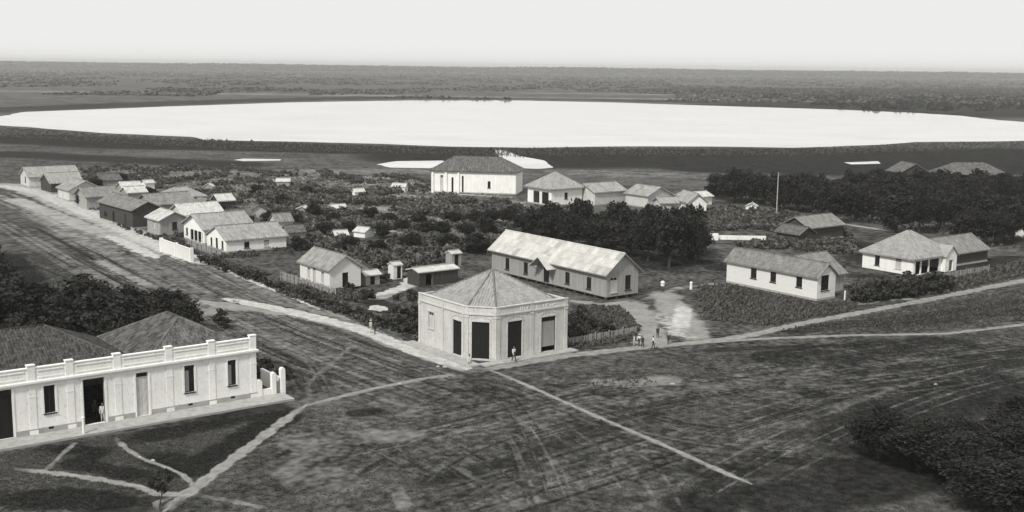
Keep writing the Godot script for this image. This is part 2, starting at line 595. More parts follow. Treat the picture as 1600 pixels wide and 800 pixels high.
# ---------------------------------------------------------------- ground
# paints soil and grass: strokes are [points, width, strength, channel]; channel 0 bare pale soil, 1 dark growth and painted vignette dimming
func paint(x0: float, z0: float, x1: float, z1: float, w: int, h: int, strokes: Array, sd: int, tones: Array, freq: Array, squash := 1.0) -> Array:
	var soil := PackedFloat32Array()
	soil.resize(w * h)
	var dark := PackedFloat32Array()
	dark.resize(w * h)
	var white := PackedFloat32Array()
	white.resize(w * h)
	var kx := w / (x1 - x0)
	var kz := h / (z1 - z0)
	var edge := noise(sd + 3, 0.35, 3)
	for s in strokes:
		var pts: Array = s[0]
		var rad: float = s[1] * 0.5
		var chan: int = s[3]
		for i in maxi(pts.size() - 1, 1):
			var a: Vector2 = pts[i]
			var b: Vector2 = pts[mini(i + 1, pts.size() - 1)]
			var st := maxf(minf(rad * 0.35, 0.6), 0.7 / kx)
			var steps := int(ceil(a.distance_to(b) / st)) + 1
			for q in steps:
				var p := a.lerp(b, float(q) / steps)
				var rr := rad * (1.0 + (0.12 if chan == 2 else 0.55) * edge.get_noise_2d(p.x * 1.6, p.y * 1.6))
				var ax := maxi(int((p.x - rr - x0) * kx), 0)
				var bx := mini(int((p.x + rr - x0) * kx) + 1, w - 1)
				var az := maxi(int((p.y - rr - z0) * kz), 0)
				var bz := mini(int((p.y + rr - z0) * kz) + 1, h - 1)
				var ends := 1.0
				if i == 0: ends = minf(1.0, 0.25 + p.distance_to(a) * 0.3)
				if i == pts.size() - 2: ends = minf(ends, 0.25 + p.distance_to(b) * 0.3)
				if pts.size() < 3: ends = 1.0
				var amount: float = ends * s[2] * (1.0 + 0.4 * edge.get_noise_2d(p.x * 1.3 + 90.0, p.y * 1.3))
				for yy in range(az, bz + 1):
					var dz := (yy + 0.5) / kz + z0 - p.y
					for xx in range(ax, bx + 1):
						var dx := (xx + 0.5) / kx + x0 - p.x
						var d := (dx * dx + dz * dz) / (rr * rr)
						if d < 1.0:
							var val := amount * minf(1.0, (1.0 - d) * 1.7)
							var k := yy * w + xx
							if chan == 0:
								if soil[k] < val: soil[k] = val
							elif chan == 2:
								if white[k] < val: white[k] = val
							elif dark[k] < val: dark[k] = val
	var n1 := noise(sd, freq[0] / kx, 4)
	var n2 := noise(sd + 1, freq[1] / kx, 5)
	var n3 := noise(sd + 2, freq[2] / kx, 4)
	var ims := []
	for n in [n1, n2, n3]:
		n.domain_warp_enabled = false
		var im: Image = n.get_image(w, int(h * squash), false, false, false)
		im.convert(Image.FORMAT_L8)
		if squash != 1.0:
			im.resize(w, h, Image.INTERPOLATE_BILINEAR)
		ims.append(im.get_data())
	var d1: PackedByteArray = ims[0]
	var d2: PackedByteArray = ims[1]
	var d3: PackedByteArray = ims[2]
	var lut := []
	for i in 1024:
		var c := grey(i / 1023.0 * 0.6).linear_to_srgb()
		lut.append([int(c.r * 255.0), int(c.g * 255.0), int(c.b * 255.0)])
	var out := PackedByteArray()
	out.resize(w * h * 3)
	var t0: float = tones[0]
	var t1: float = tones[1]
	var td: float = tones[2]
	var ts: float = tones[3]
	for i in w * h:
		var a := d1[i] / 255.0 - 0.5
		var b := d2[i] / 255.0 - 0.5
		var c := d3[i] / 255.0 - 0.5
		var m := 0.5 + b * 0.9 + a * 1.5 + c * 0.6
		var l := t0 + (t1 - t0) * clampf(m, 0.0, 1.2)
		var dk := dark[i]
		if dk > 0.0:
			l = lerpf(l, td * maxf(0.35, 1.0 + a * 2.0 + b * 1.1), smoothstep(0.15, 0.85, dk + b * 0.8 + a * 0.5) * minf(dk * 2.0, 1.0))
		var so := soil[i]
		if so > 0.0:
			var k := smoothstep(0.05, 0.85, so + a * 0.35 + b * 0.4)
			l = lerpf(l, ts * (1.0 + a * 0.5 + b * 0.45), k * minf(so * 1.3, 1.0))
		var wh := white[i]
		if wh > 0.0:
			l = lerpf(l, 0.46 * (1.0 + a * 0.4 + b * 0.3), smoothstep(0.05, 0.8, wh + a * 0.4 + b * 0.3))
		var q: Array = lut[clampi(int(l / 0.6 * 1023.0), 0, 1023)]
		out[i * 3] = q[0]
		out[i * 3 + 1] = q[1]
		out[i * 3 + 2] = q[2]
	return [Image.create_from_data(w, h, false, Image.FORMAT_RGB8, out), soil, dark]

func ground_material(called: String, im: Image) -> StandardMaterial3D:
	var m := StandardMaterial3D.new()
	m.resource_name = called
	m.albedo_texture = ImageTexture.create_from_image(im)
	m.roughness = 1.0
	m.metallic_specular = 0.1
	m.texture_repeat = false
	return m

func add_rect(mesh: ArrayMesh, m: Material, x0: float, z0: float, x1: float, z1: float, nx := 1, nz := 1) -> void:
	var v := PackedVector3Array()
	var uv := PackedVector2Array()
	var nn := PackedVector3Array()
	for j in nz:
		for i in nx:
			var q := []
			for k in [[0, 0], [1, 0], [1, 1], [0, 0], [1, 1], [0, 1]]:
				var a := float(i + k[0]) / nx
				var b := float(j + k[1]) / nz
				v.append(Vector3(lerpf(x0, x1, a), 0, lerpf(z0, z1, b)))
				uv.append(Vector2(a, b))
				nn.append(Vector3.UP)
	var arr := []
	arr.resize(Mesh.ARRAY_MAX)
	arr[Mesh.ARRAY_VERTEX] = v
	arr[Mesh.ARRAY_NORMAL] = nn
	arr[Mesh.ARRAY_TEX_UV] = uv
	mesh.add_surface_from_arrays(Mesh.PRIMITIVE_TRIANGLES, arr)
	mesh.surface_set_material(mesh.get_surface_count() - 1, m)

func smooth(pts: Array, sub := 6) -> Array:
	var out := []
	for i in pts.size() - 1:
		var p0: Vector2 = pts[maxi(i - 1, 0)]
		var p1: Vector2 = pts[i]
		var p2: Vector2 = pts[i + 1]
		var p3: Vector2 = pts[mini(i + 2, pts.size() - 1)]
		for k in sub:
			out.append(p1.cubic_interpolate(p2, p0, p3, float(k) / sub))
	out.append(pts[-1])
	return out

# a worn strip of bare soil lying on the ground, with a ragged edge
func ribbon(called: String, pts: Array, width: float, m: Material, y := 0.012, label := "", ragged := 0.35) -> void:
	var g := Geo.new()
	var line := []
	var sp := smooth(pts, 8)
	for i in sp.size() - 1:
		var a: Vector2 = sp[i]
		var b: Vector2 = sp[i + 1]
		var k := int(ceil(a.distance_to(b) / 0.35))
		for q in k:
			line.append(a.lerp(b, float(q) / k))
	line.append(sp[-1])
	var f := noise(taken.size() * 13 + 5, 0.5, 3)
	var l := []
	var r := []
	for i in line.size():
		var d: Vector2 = (line[mini(i + 1, line.size() - 1)] - line[maxi(i - 1, 0)]).normalized()
		var s := Vector2(-d.y, d.x)
		var p: Vector2 = line[i]
		var taper := minf(1.0, 0.35 + minf(i, line.size() - 1 - i) * 0.06)
		var wl := width * 0.5 * taper * (1.0 + ragged * f.get_noise_2d(i * 0.3, 0.0) * 2.0)
		var wr := width * 0.5 * taper * (1.0 + ragged * f.get_noise_2d(i * 0.3, 50.0) * 2.0)
		l.append(Vector3(p.x + s.x * wl, y, p.y + s.y * wl))
		r.append(Vector3(p.x - s.x * wr, y, p.y - s.y * wr))
	for i in line.size() - 1:
		g.quad(r[i], l[i], l[i + 1], r[i + 1])
		if g.n[-1].y < 0.0:
			for k in 6:
				g.n[g.n.size() - 1 - k] = Vector3.UP
	var o := part(g, called, m)
	tag(o, label, "", "", "structure")

func sheet(called: String, pts: Array, m: Material, y: float, label := "", kind := "structure") -> MeshInstance3D:
	var pp := PackedVector2Array(pts)
	var idx := Geometry2D.triangulate_polygon(pp)
	var g := Geo.new()
	for i in range(0, idx.size(), 3):
		var a := Vector3(pp[idx[i]].x, y, pp[idx[i]].y)
		var b := Vector3(pp[idx[i + 1]].x, y, pp[idx[i + 1]].y)
		var c := Vector3(pp[idx[i + 2]].x, y, pp[idx[i + 2]].y)
		if (b - a).cross(c - a).y > 0.0: g.tri(a, b, c)
		else: g.tri(a, c, b)
	var o := part(g, called, m)
	tag(o, label, "", "", kind)
	return o

func ragged_ring(pts: Array, amount: float, step: float, sd: int) -> Array:
	var f := noise(sd, 0.9 / step, 3)
	var out := []
	for i in pts.size():
		var a: Vector2 = pts[i]
		var b: Vector2 = pts[(i + 1) % pts.size()]
		var s := (b - a).normalized().orthogonal()
		var k := maxi(int(a.distance_to(b) / step), 1)
		for q in k:
			var p := a.lerp(b, float(q) / k)
			out.append(p + s * f.get_noise_2d(p.x, p.y) * amount * (0.0 if q == 0 else 1.0))
	return out

func tracks(strokes: Array, pts: Array, spread: float, count: int, width: float, amount: float, chan := 0) -> void:
	var sp := smooth(pts, 5)
	for k in count:
		var off := rng.randf_range(-spread, spread)
		var drift := rng.randf_range(-0.06, 0.06)
		var i0 := rng.randi_range(0, int(sp.size() * 0.55))
		var i1 := mini(sp.size() - 1, i0 + rng.randi_range(int(sp.size() * 0.25), int(sp.size() * 0.8)))
		var line := []
		for i in range(i0, i1 + 1):
			var d: Vector2 = (sp[mini(i + 1, sp.size() - 1)] - sp[maxi(i - 1, 0)]).normalized()
			line.append(sp[i] + d.orthogonal() * (off + drift * (i - i0)))
		if line.size() > 1:
			strokes.append([line, width * rng.randf_range(0.6, 1.5), amount * rng.randf_range(0.5, 1.1), chan])

# ---------------------------------------------------------------- the larger houses
func corner_store() -> void:
	var t := thing("corner_store", "pale plastered corner shop with chamfered entrance and pyramid tile roof", "shop", town(67.4, 95.3))
	var g := Geo.new()
	var h := 5.55
	var cz := -2.5
	var cx := 2.2
	var dc := Vector3(cx, 0, -cz).normalized()
	var nc := dc.cross(Vector3.UP)
	var lc := Vector2(cx, cz).length()
	var left := [["door", 6.65, 0.22, 1.6, 3.65], ["closed_window", 1.95, 2.1, 1.05, 1.8]]
	var mid := [["door", 0.75, 0.18, 1.85, 3.85]]
	var front := [["door", 1.44, 0.15, 1.83, 3.8], ["roller_door", 5.82, 0.15, 1.9, 3.75]]
	face(g, Vector3(0, 0, -11.3), Vector3.BACK, Vector3.LEFT, 11.3 + cz, 0, h, left)
	face(g, Vector3(0, 0, cz), dc, nc, lc, 0, h, mid)
	face(g, Vector3(cx, 0, 0), Vector3.RIGHT, Vector3.BACK, 11.6 - cx, 0, h, front)
	face(g, Vector3(11.6, 0, 0), Vector3.FORWARD, Vector3.RIGHT, 11.3, 0, h, [])
	face(g, Vector3(11.6, 0, -11.3), Vector3.LEFT, Vector3.FORWARD, 11.6, 0, h, [])
	# the top of the parapet
	for q in [[Vector3(0, h, -11.3), Vector3(0, h, cz)], [Vector3(0, h, cz), Vector3(cx, h, 0)], [Vector3(cx, h, 0), Vector3(11.6, h, 0)], [Vector3(11.6, h, 0), Vector3(11.6, h, -11.3)], [Vector3(11.6, h, -11.3), Vector3(0, h, -11.3)]]:
		var d: Vector3 = (q[1] - q[0]).normalized()
		var n: Vector3 = d.cross(Vector3.UP)
		g.quad(q[0], q[1], q[1] - n * 0.22, q[0] - n * 0.22)
	part(g, "wall", mat.pale_plaster, t)
	for q in left: fill(t, q[0], Vector3(0, q[2], -11.3 + q[1]), Vector3.BACK, Vector3.LEFT, q[3], q[4])
	for q in mid: fill(t, q[0], Vector3(0, q[2], cz) + dc * q[1], dc, nc, q[3], q[4])
	for q in front: fill(t, q[0], Vector3(cx + q[1], q[2], 0), Vector3.RIGHT, Vector3.BACK, q[3], q[4])
	# mouldings: pilasters, string course, door surrounds, plinth
	var runs := [[Vector3(0, 0, -11.3), Vector3.BACK, Vector3.LEFT, 11.3 + cz, left, [0.25, 4.7, 8.5]], [Vector3(0, 0, cz), dc, nc, lc, mid, [0.2, lc - 0.2]], [Vector3(cx, 0, 0), Vector3.RIGHT, Vector3.BACK, 11.6 - cx, front, [0.25, 4.55, 9.1]]]
	for r in runs:
		var b := Basis(r[1], Vector3.UP, r[2])
		for s in r[5]:
			var p := Geo.new()
			p.obox(Transform3D(b, r[0] + r[1] * s + Vector3.UP * 2.35 + r[2] * 0.035), Vector3(0.2, 2.35, 0.035))
			p.obox(Transform3D(b, r[0] + r[1] * s + Vector3.UP * 4.55 + r[2] * 0.06), Vector3(0.25, 0.1, 0.055))
			p.obox(Transform3D(b, r[0] + r[1] * s + Vector3.UP * 0.2 + r[2] * 0.05), Vector3(0.25, 0.2, 0.045))
			p.obox(Transform3D(b, r[0] + r[1] * s + Vector3.UP * 5.3 + r[2] * 0.025), Vector3(0.2, 0.4, 0.022))
			part(p, "pilaster", mat.pale_plaster, t)
		var c := Geo.new()
		c.obox(Transform3D(b, r[0] + r[1] * r[3] * 0.5 + Vector3.UP * 4.82 + r[2] * 0.06), Vector3(r[3] * 0.5, 0.07, 0.06))
		c.obox(Transform3D(b, r[0] + r[1] * r[3] * 0.5 + Vector3.UP * (h + 0.045) + r[2] * -0.08), Vector3(r[3] * 0.5, 0.045, 0.17))
		part(c, "cornice", mat.pale_plaster, t)
		for q in r[4]:
			var f := Geo.new()
			for e in [-0.09, q[3] + 0.09]:
				f.obox(Transform3D(b, r[0] + r[1] * (q[1] + e) + Vector3.UP * (q[2] + q[4] * 0.5) + r[2] * 0.022), Vector3(0.08, q[4] * 0.5, 0.02))
			f.obox(Transform3D(b, r[0] + r[1] * (q[1] + q[3] * 0.5) + Vector3.UP * (q[2] + q[4] + 0.09) + r[2] * 0.03), Vector3(q[3] * 0.5 + 0.22, 0.08, 0.028))
			if q[0] != "closed_window":
				for k in 7:      # a low arch of plaster leaves over the door
					var a := PI * (k + 0.5) / 7.0
					f.obox(Transform3D(b, r[0] + r[1] * (q[1] + q[3] * 0.5 - cos(a) * q[3] * 0.55) + Vector3.UP * (q[2] + q[4] + 0.22 + sin(a) * 0.34) + r[2] * 0.03), Vector3(0.09, 0.06, 0.028))
			part(f, "moulding", mat.pale_plaster, t)
	# worn plaster lettering that can no longer be read, on the parapet over the cross street
	var x := 5.2
	for k in 11:
		var l := Geo.new()
		var w := rng.randf_range(0.16, 0.34)
		var hh := rng.randf_range(0.2, 0.36)
		if k != 3 and k != 6:
			l.box(Vector3(x, 5.0, 0.002), Vector3(x + 0.07, 5.0 + hh, 0.04))
			if k % 2 == 0 or k % 3 == 0: l.box(Vector3(x + 0.071, 5.0 + hh - 0.08, 0.002), Vector3(x + w, 5.0 + hh, 0.04))
			if k % 3 == 0: l.box(Vector3(x + w - 0.07, 5.0, 0.002), Vector3(x + w, 5.0 + hh - 0.081, 0.04))
			part(l, "worn_letter", mat.white_paint, t)
		x += w + 0.2
	var apex := Vector3(5.8, 8.45, -5.65)
	var y := 5.42
	var ring := [Vector3(0.24, y - 0.35, -11.05), Vector3(0.24, y - 0.1, cz - 0.1), Vector3(cx + 0.1, y - 0.1, -0.24), Vector3(11.35, y - 0.35, -0.24), Vector3(11.35, y - 0.35, -11.05)]
	var faces := []
	for i in 5:
		faces.append([ring[i], ring[(i + 1) % 5], apex])
	build_roof(t, faces, mat.pale_tile, 0.3, 0.5, 0.1, 0.05)

func parapet_house() -> void:
	var L := 29.8
	var t := thing("parapet_house", "long white terrace with pilasters, parapet and tiled hip roofs beside the sidewalk", "building", town(14.0, 96.5))
	var ops := [["door", 2.4, 0.2, 1.7, 4.1], ["door", 7.0, 0.2, 1.9, 4.0], ["window", 11.36, 1.75, 0.86, 2.3], ["open", 14.46, 0.2, 1.76, 3.9], ["pale_door", 18.86, 0.2, 1.05, 3.8], ["half_window", 23.1, 1.6, 0.88, 2.4], ["half_window", 27.08, 1.6, 0.76, 2.32]]
	var g := Geo.new()
	face(g, Vector3.ZERO, Vector3.RIGHT, Vector3.BACK, L, 0, 5.6, ops, 0.28)
	face(g, Vector3(0, 0, -13), Vector3.BACK, Vector3.LEFT, 13, 0, 4.4, [])
	face(g, Vector3(L, 0, -13), Vector3.LEFT, Vector3.FORWARD, L, 0, 4.4, [])
	face(g, Vector3(L, 0, 0), Vector3.FORWARD, Vector3.RIGHT, 13, 0, 4.4, [])
	g.quad(Vector3(0, 5.6, 0), Vector3(L, 5.6, 0), Vector3(L, 5.6, -0.28), Vector3(0, 5.6, -0.28))
	g.quad(Vector3(L, 4.4, 0), Vector3(L, 4.4, -0.28), Vector3(L, 5.6, -0.28), Vector3(L, 5.6, 0))
	part(g, "wall", mat.limewash, t)
	for q in ops:
		fill(t, q[0], Vector3(q[1], q[2], 0), Vector3.RIGHT, Vector3.BACK, q[3], q[4])
		var f := Geo.new()
		for e in [-0.09, q[3] + 0.09]:
			f.box(Vector3(q[1] + e - 0.08, q[2], 0.003), Vector3(q[1] + e + 0.08, q[2] + q[4], 0.045))
		f.box(Vector3(q[1] - 0.24, q[2] + q[4] + 0.004, 0.003), Vector3(q[1] + q[3] + 0.24, q[2] + q[4] + 0.16, 0.07))
		part(f, "moulding", mat.limewash, t)
	var piers := [1.2, 5.6, 10.45, 13.45, 17.33, 21.76, 25.61, 29.5]
	for i in piers.size():
		var x: float = piers[i]
		var p := Geo.new()
		p.box(Vector3(x - 0.28, 0.5, 0.002), Vector3(x + 0.28, 4.26, 0.045))
		p.box(Vector3(x - 0.31, 3.24, 0.003), Vector3(x + 0.31, 3.36, 0.06))
		p.box(Vector3(x - 0.34, 0.0, 0.003), Vector3(x + 0.34, 0.5, 0.075))
		part(p, "pilaster", mat.limewash, t)
		var k := Geo.new()
		k.box(Vector3(x - 0.3, 4.585, -0.33), Vector3(x + 0.3, 5.84, 0.06))
		k.box(Vector3(x - 0.34, 5.842, -0.37), Vector3(x + 0.34, 5.92, 0.1))
		part(k, "parapet_pier", mat.limewash, t)
		if i < piers.size() - 1:
			var b := Geo.new()
			var x1: float = piers[i + 1]
			b.box(Vector3(x + 0.5, 4.78, 0.003), Vector3(x1 - 0.5, 4.86, 0.05))
			b.box(Vector3(x + 0.5, 5.34, 0.003), Vector3(x1 - 0.5, 5.42, 0.05))
			b.box(Vector3(x + 0.36, 5.602, -0.32), Vector3(x1 - 0.36, 5.68, 0.06))
			part(b, "parapet_panel", mat.limewash, t)
	var c := Geo.new()
	c.box(Vector3(-0.1, 4.3, 0.003), Vector3(L + 0.12, 4.42, 0.13))
	c.box(Vector3(-0.1, 4.422, 0.003), Vector3(L + 0.16, 4.58, 0.24))
	part(c, "cornice", mat.limewash, t)
	var x0 := 0.0
	for q in ops + [["door", L + 0.23, 0, 0, 0]]:
		if q[0] in ["door", "open", "pale_door"]:
			var pl := Geo.new()
			pl.box(Vector3(x0, -0.1, 0.002), Vector3(q[1] - 0.18, 0.62, 0.06))
			part(pl, "plinth", mat.concrete, t)
			x0 = q[1] + q[3] + 0.18
	for x in [11.79, 23.54, 27.46]:
		var v := Geo.new()
		v.box(Vector3(x - 0.2, 0.42, 0.05), Vector3(x + 0.2, 0.62, 0.064))
		part(v, "vent", mat.black_wood, t)
	build_roof(t, roof_faces("hip", 9.6, 12.2, 4.55, 2.6, 0.25, 20.0, -0.65), mat.old_tile, 0.27, 0.42, 0.12, 0.075, 0.55)
	build_roof(t, roof_faces("hip", 19.2, 12.2, 4.55, 3.0, 0.25, 0.3, -0.65), mat.dark_tile, 0.27, 0.42, 0.12, 0.075, 0.55)

func long_hall() -> void:
	var L := 5.6
	var W := 25.2
	var h := 3.75
	var t := house("long_hall", "long grey board building with bright patched metal roof and small porch", "building", town(100, 113), L, W, h, {"wall": mat.grey_boards, "kind": "ridge_v", "rise": 2.25, "base": 0.45, "battens": 0.32, "has_roof": false,
		"side": [["window", 20.95, 1.0, 0.95, 1.65], ["window", 16.6, 1.0, 0.95, 1.65], ["door", 11.8, 0.5, 1.25, 2.2], ["window", 7.4, 1.0, 0.95, 1.6], ["window", 2.95, 1.0, 0.95, 1.6]],
		"front": [["closed_window", 0.7, 0.95, 1.2, 2.0], ["window", 3.3, 1.05, 1.0, 1.95]]})
	var faces := roof_faces("ridge_v", L, W, h, 2.25, 0.5)
	var g := Geo.new()
	for f in faces: slab(g, f, 0.1)
	var o := part(g, "roof", mat.grey_boards, t)
	# metal sheets, three courses up each slope, each lapping the one below
	for f in faces:
		var e: Vector3 = (f[1] - f[0]).normalized()
		var nn: Vector3 = (f[1] - f[0]).cross(f[2] - f[0]).normalized()
		var s := nn.cross(e)
		var len: float = (f[1] - f[0]).length()
		var up: float = (f[3] - f[0]).dot(s)
		var cols := 27
		for j in 3:
			for i in cols:
				var k := Geo.new()
				var tone := rng.randf_range(0.82, 1.1)
				if rng.randf() < 0.12: tone *= 0.8
				k.tint = Color(tone, tone * 0.995, tone * 0.97)
				var w := len / cols
				var lift := 0.012 + (i % 2) * 0.008
				var y0 := up * j / 3.0
				var y1 := minf(up * (j + 1) / 3.0 + 0.12, up)
				var rows := 6      # corrugations
				var at := func(x: float, y: float, z: float) -> Vector3: return f[0] + e * x + s * y + nn * z
				for r in rows:
					var xa := i * w + w * r / rows
					var xb := i * w + w * (r + 0.5) / rows
					var xc := i * w + w * (r + 1) / rows
					k.quad(at.call(xa, y0, lift + 0.02), at.call(xb, y0, lift + 0.05), at.call(xb, y1, lift + 0.03), at.call(xa, y1, lift))
					k.quad(at.call(xb, y0, lift + 0.05), at.call(xc, y0, lift + 0.02), at.call(xc, y1, lift), at.call(xb, y1, lift + 0.03))
				part(k, "roof_sheet", mat.zinc, o)
	var rc := Geo.new()
	rc.tube(Vector3(L * 0.5, h + 2.29, 0.5), Vector3(L * 0.5, h + 2.29, -W - 0.5), 0.1, 0.1, 6)
	part(rc, "ridge_cap", mat.zinc, o)
	# porch roof over the side door
	var pz := -12.4
	var pg := Geo.new()
	var hw := 2.1
	var e0 := 2.7
	slab(pg, [Vector3(1.2, e0, pz + hw), Vector3(1.2, e0 + 1.5, pz), Vector3(-1.6, e0 + 1.5, pz), Vector3(-1.6, e0, pz + hw)], 0.08)
	slab(pg, [Vector3(-1.6, e0, pz - hw), Vector3(-1.6, e0 + 1.5, pz), Vector3(1.2, e0 + 1.5, pz), Vector3(1.2, e0, pz - hw)], 0.08)
	part(pg, "porch_roof", mat.zinc, t)
	for z in [pz - 1.4, pz + 1.4]:
		var q := Geo.new()
		q.tube(Vector3(-1.3, e0 + 0.05, z), Vector3(0.0, 1.7, z), 0.05, 0.05, 6)
		part(q, "porch_bracket", mat.grey_boards, t)

func hip_house() -> void:
	var t := house("hip_roof_house", "cream house with pale pyramid roof, recessed porch and arched end", "house", town(150.3, 102), 9.7, 9.0, 2.75, {"wall": mat.limewash, "roof": mat.pale_tile, "kind": "hip", "rise": 3.1, "over": 0.45, "piece": 0.6, "tile": 0.34, "plinth": false,
		"side": [["window", 5.9, 0.7, 0.85, 1.5], ["closed_window", 2.1, 0.7, 1.0, 1.55]],
		"front": [["open", 0.5, 0.05, 5.9, 2.05]]})
	for x in [1.9, 3.9]:
		var c := Geo.new()
		c.tube(Vector3(x, 0, -0.1), Vector3(x, 2.1, -0.1), 0.15, 0.13, 10)
		c.box(Vector3(x - 0.2, 1.95, -0.199), Vector3(x + 0.2, 2.098, 0.0))
		part(c, "porch_column", mat.white_paint, t)
	var b := Geo.new()
	b.box(Vector3(0.3, 2.12, 0.004), Vector3(6.6, 2.42, 0.12))
	part(b, "porch_beam", mat.white_paint, t)
	# the gabled end with its arch
	var g := Geo.new()
	var x0 := 7.0
	var x1 := 9.9
	var z := 0.7
	var top := 2.5
	face(g, Vector3(x0, 0, z), Vector3.RIGHT, Vector3.BACK, x1 - x0, 0, top, [["open", 0.9, 0.02, 1.1, 1.7]])
	g.tri(Vector3(x0, top, z), Vector3(x1, top, z), Vector3((x0 + x1) * 0.5, 3.75, z))
	face(g, Vector3(x0, 0, 0.0), Vector3.BACK, Vector3.LEFT, z, 0, top, [])
	face(g, Vector3(x1, 0, z), Vector3.FORWARD, Vector3.RIGHT, z, 0, top, [])
	for i in 6:
		var a0 := PI * i / 6.0
		var a1 := PI * (i + 1) / 6.0
		var m := Vector3(x0 + 1.45, 1.72, z + 0.02)
		g.quad(m + Vector3(cos(a0) * 0.55, sin(a0) * 0.5, 0), m + Vector3(cos(a0) * 0.72, sin(a0) * 0.66, 0), m + Vector3(cos(a1) * 0.72, sin(a1) * 0.66, 0), m + Vector3(cos(a1) * 0.55, sin(a1) * 0.5, 0))
	part(g, "gable_wing", mat.limewash, t)
	var r := Geo.new()
	var mx := (x0 + x1) * 0.5
	slab(r, [Vector3(x0 - 0.25, 2.35, -3.0), Vector3(x0 - 0.25, 2.35, z + 0.25), Vector3(mx, 3.9, z + 0.25), Vector3(mx, 3.9, -3.0)], 0.12)
	slab(r, [Vector3(x1 + 0.25, 2.35, z + 0.25), Vector3(x1 + 0.25, 2.35, -3.0), Vector3(mx, 3.9, -3.0), Vector3(mx, 3.9, z + 0.25)], 0.12)
	part(r, "gable_roof", mat.pale_tile, t)

# ---------------------------------------------------------------- people
func figure(bones: Array, cell: float) -> ArrayMesh:     # one continuous skin round tapered bones, as surface nets
	var lo := Vector3(1e9, 1e9, 1e9)
	var hi := -lo
	for b in bones:
		for p in [b[0], b[1]]:
			lo = lo.min(p - Vector3.ONE * 0.2)
			hi = hi.max(p + Vector3.ONE * 0.2)
	var nx := int((hi.x - lo.x) / cell) + 1
	var ny := int((hi.y - lo.y) / cell) + 1
	var nz := int((hi.z - lo.z) / cell) + 1
	var f := PackedFloat32Array()
	f.resize(nx * ny * nz)
	f.fill(1.0)
	for b in bones:
		var p0: Vector3 = b[0]
		var d: Vector3 = b[1] - b[0]
		var dd := maxf(d.length_squared(), 1e-6)
		var m := Vector3.ONE * (maxf(b[2], b[3]) + 0.07)
		var s: Vector3 = ((b[0].min(b[1]) - m - lo) / cell).max(Vector3.ZERO)
		var e: Vector3 = (b[0].max(b[1]) + m - lo) / cell
		for z in range(int(s.z), mini(int(e.z) + 1, nz)):
			for y in range(int(s.y), mini(int(e.y) + 1, ny)):
				for x in range(int(s.x), mini(int(e.x) + 1, nx)):
					var p := lo + Vector3(x, y, z) * cell
					var t := clampf((p - p0).dot(d) / dd, 0.0, 1.0)
					var v := p.distance_to(p0 + d * t) - lerpf(b[2], b[3], t)
					var i := (z * ny + y) * nx + x
					var k := 0.03
					var hh := maxf(k - absf(f[i] - v), 0.0) / k
					f[i] = minf(f[i], v) - hh * hh * k * 0.25
	var at := {}
	var pos := []
	for z in nz - 1:
		for y in ny - 1:
			for x in nx - 1:
				var base := (z * ny + y) * nx + x
				var first := f[base] < 0.0
				var mixed := false
				var c := Vector3.ZERO
				var k := 0
				for q in 8:
					var o := base + (q & 1) + ((q >> 1) & 1) * nx + ((q >> 2) & 1) * nx * ny
					if (f[o] < 0.0) != first: mixed = true
				if not mixed: continue
				for q in 8:
					for ax in 3:
						if q & (1 << ax): continue
						var q2 := q | (1 << ax)
						var va := f[base + (q & 1) + ((q >> 1) & 1) * nx + ((q >> 2) & 1) * nx * ny]
						var vb := f[base + (q2 & 1) + ((q2 >> 1) & 1) * nx + ((q2 >> 2) & 1) * nx * ny]
						if (va < 0.0) != (vb < 0.0):
							var t := va / (va - vb)
							c += Vector3(q & 1, (q >> 1) & 1, (q >> 2) & 1).lerp(Vector3(q2 & 1, (q2 >> 1) & 1, (q2 >> 2) & 1), t)
							k += 1
				at[base] = pos.size()
				pos.append(lo + (Vector3(x, y, z) + c / k) * cell)
	var tone := func(p: Vector3) -> Color:
		var best := 1e9
		var col := Color.WHITE
		for b in bones:
			var d: Vector3 = b[1] - b[0]
			var t := clampf((p - b[0]).dot(d) / maxf(d.length_squared(), 1e-6), 0.0, 1.0)
			var v: float = p.distance_to(b[0] + d * t) - lerpf(b[2], b[3], t)
			if v < best:
				best = v
				col = b[4]
		return col
	var g := Geo.new()
	var step := [1, nx, nx * ny]
	for z in range(1, nz - 1):
		for y in range(1, ny - 1):
			for x in range(1, nx - 1):
				var i := (z * ny + y) * nx + x
				for ax in 3:
					if (f[i] < 0.0) == (f[i + step[ax]] < 0.0): continue
					var s1: int = step[(ax + 1) % 3]
					var s2: int = step[(ax + 2) % 3]
					var q := [at.get(i, -1), at.get(i - s1, -1), at.get(i - s1 - s2, -1), at.get(i - s2, -1)]
					if q.has(-1): continue
					g.tint = tone.call(pos[q[0]])
					if f[i] < 0.0: g.quad(pos[q[0]], pos[q[1]], pos[q[2]], pos[q[3]])
					else: g.quad(pos[q[3]], pos[q[2]], pos[q[1]], pos[q[0]])
	return g.mesh()

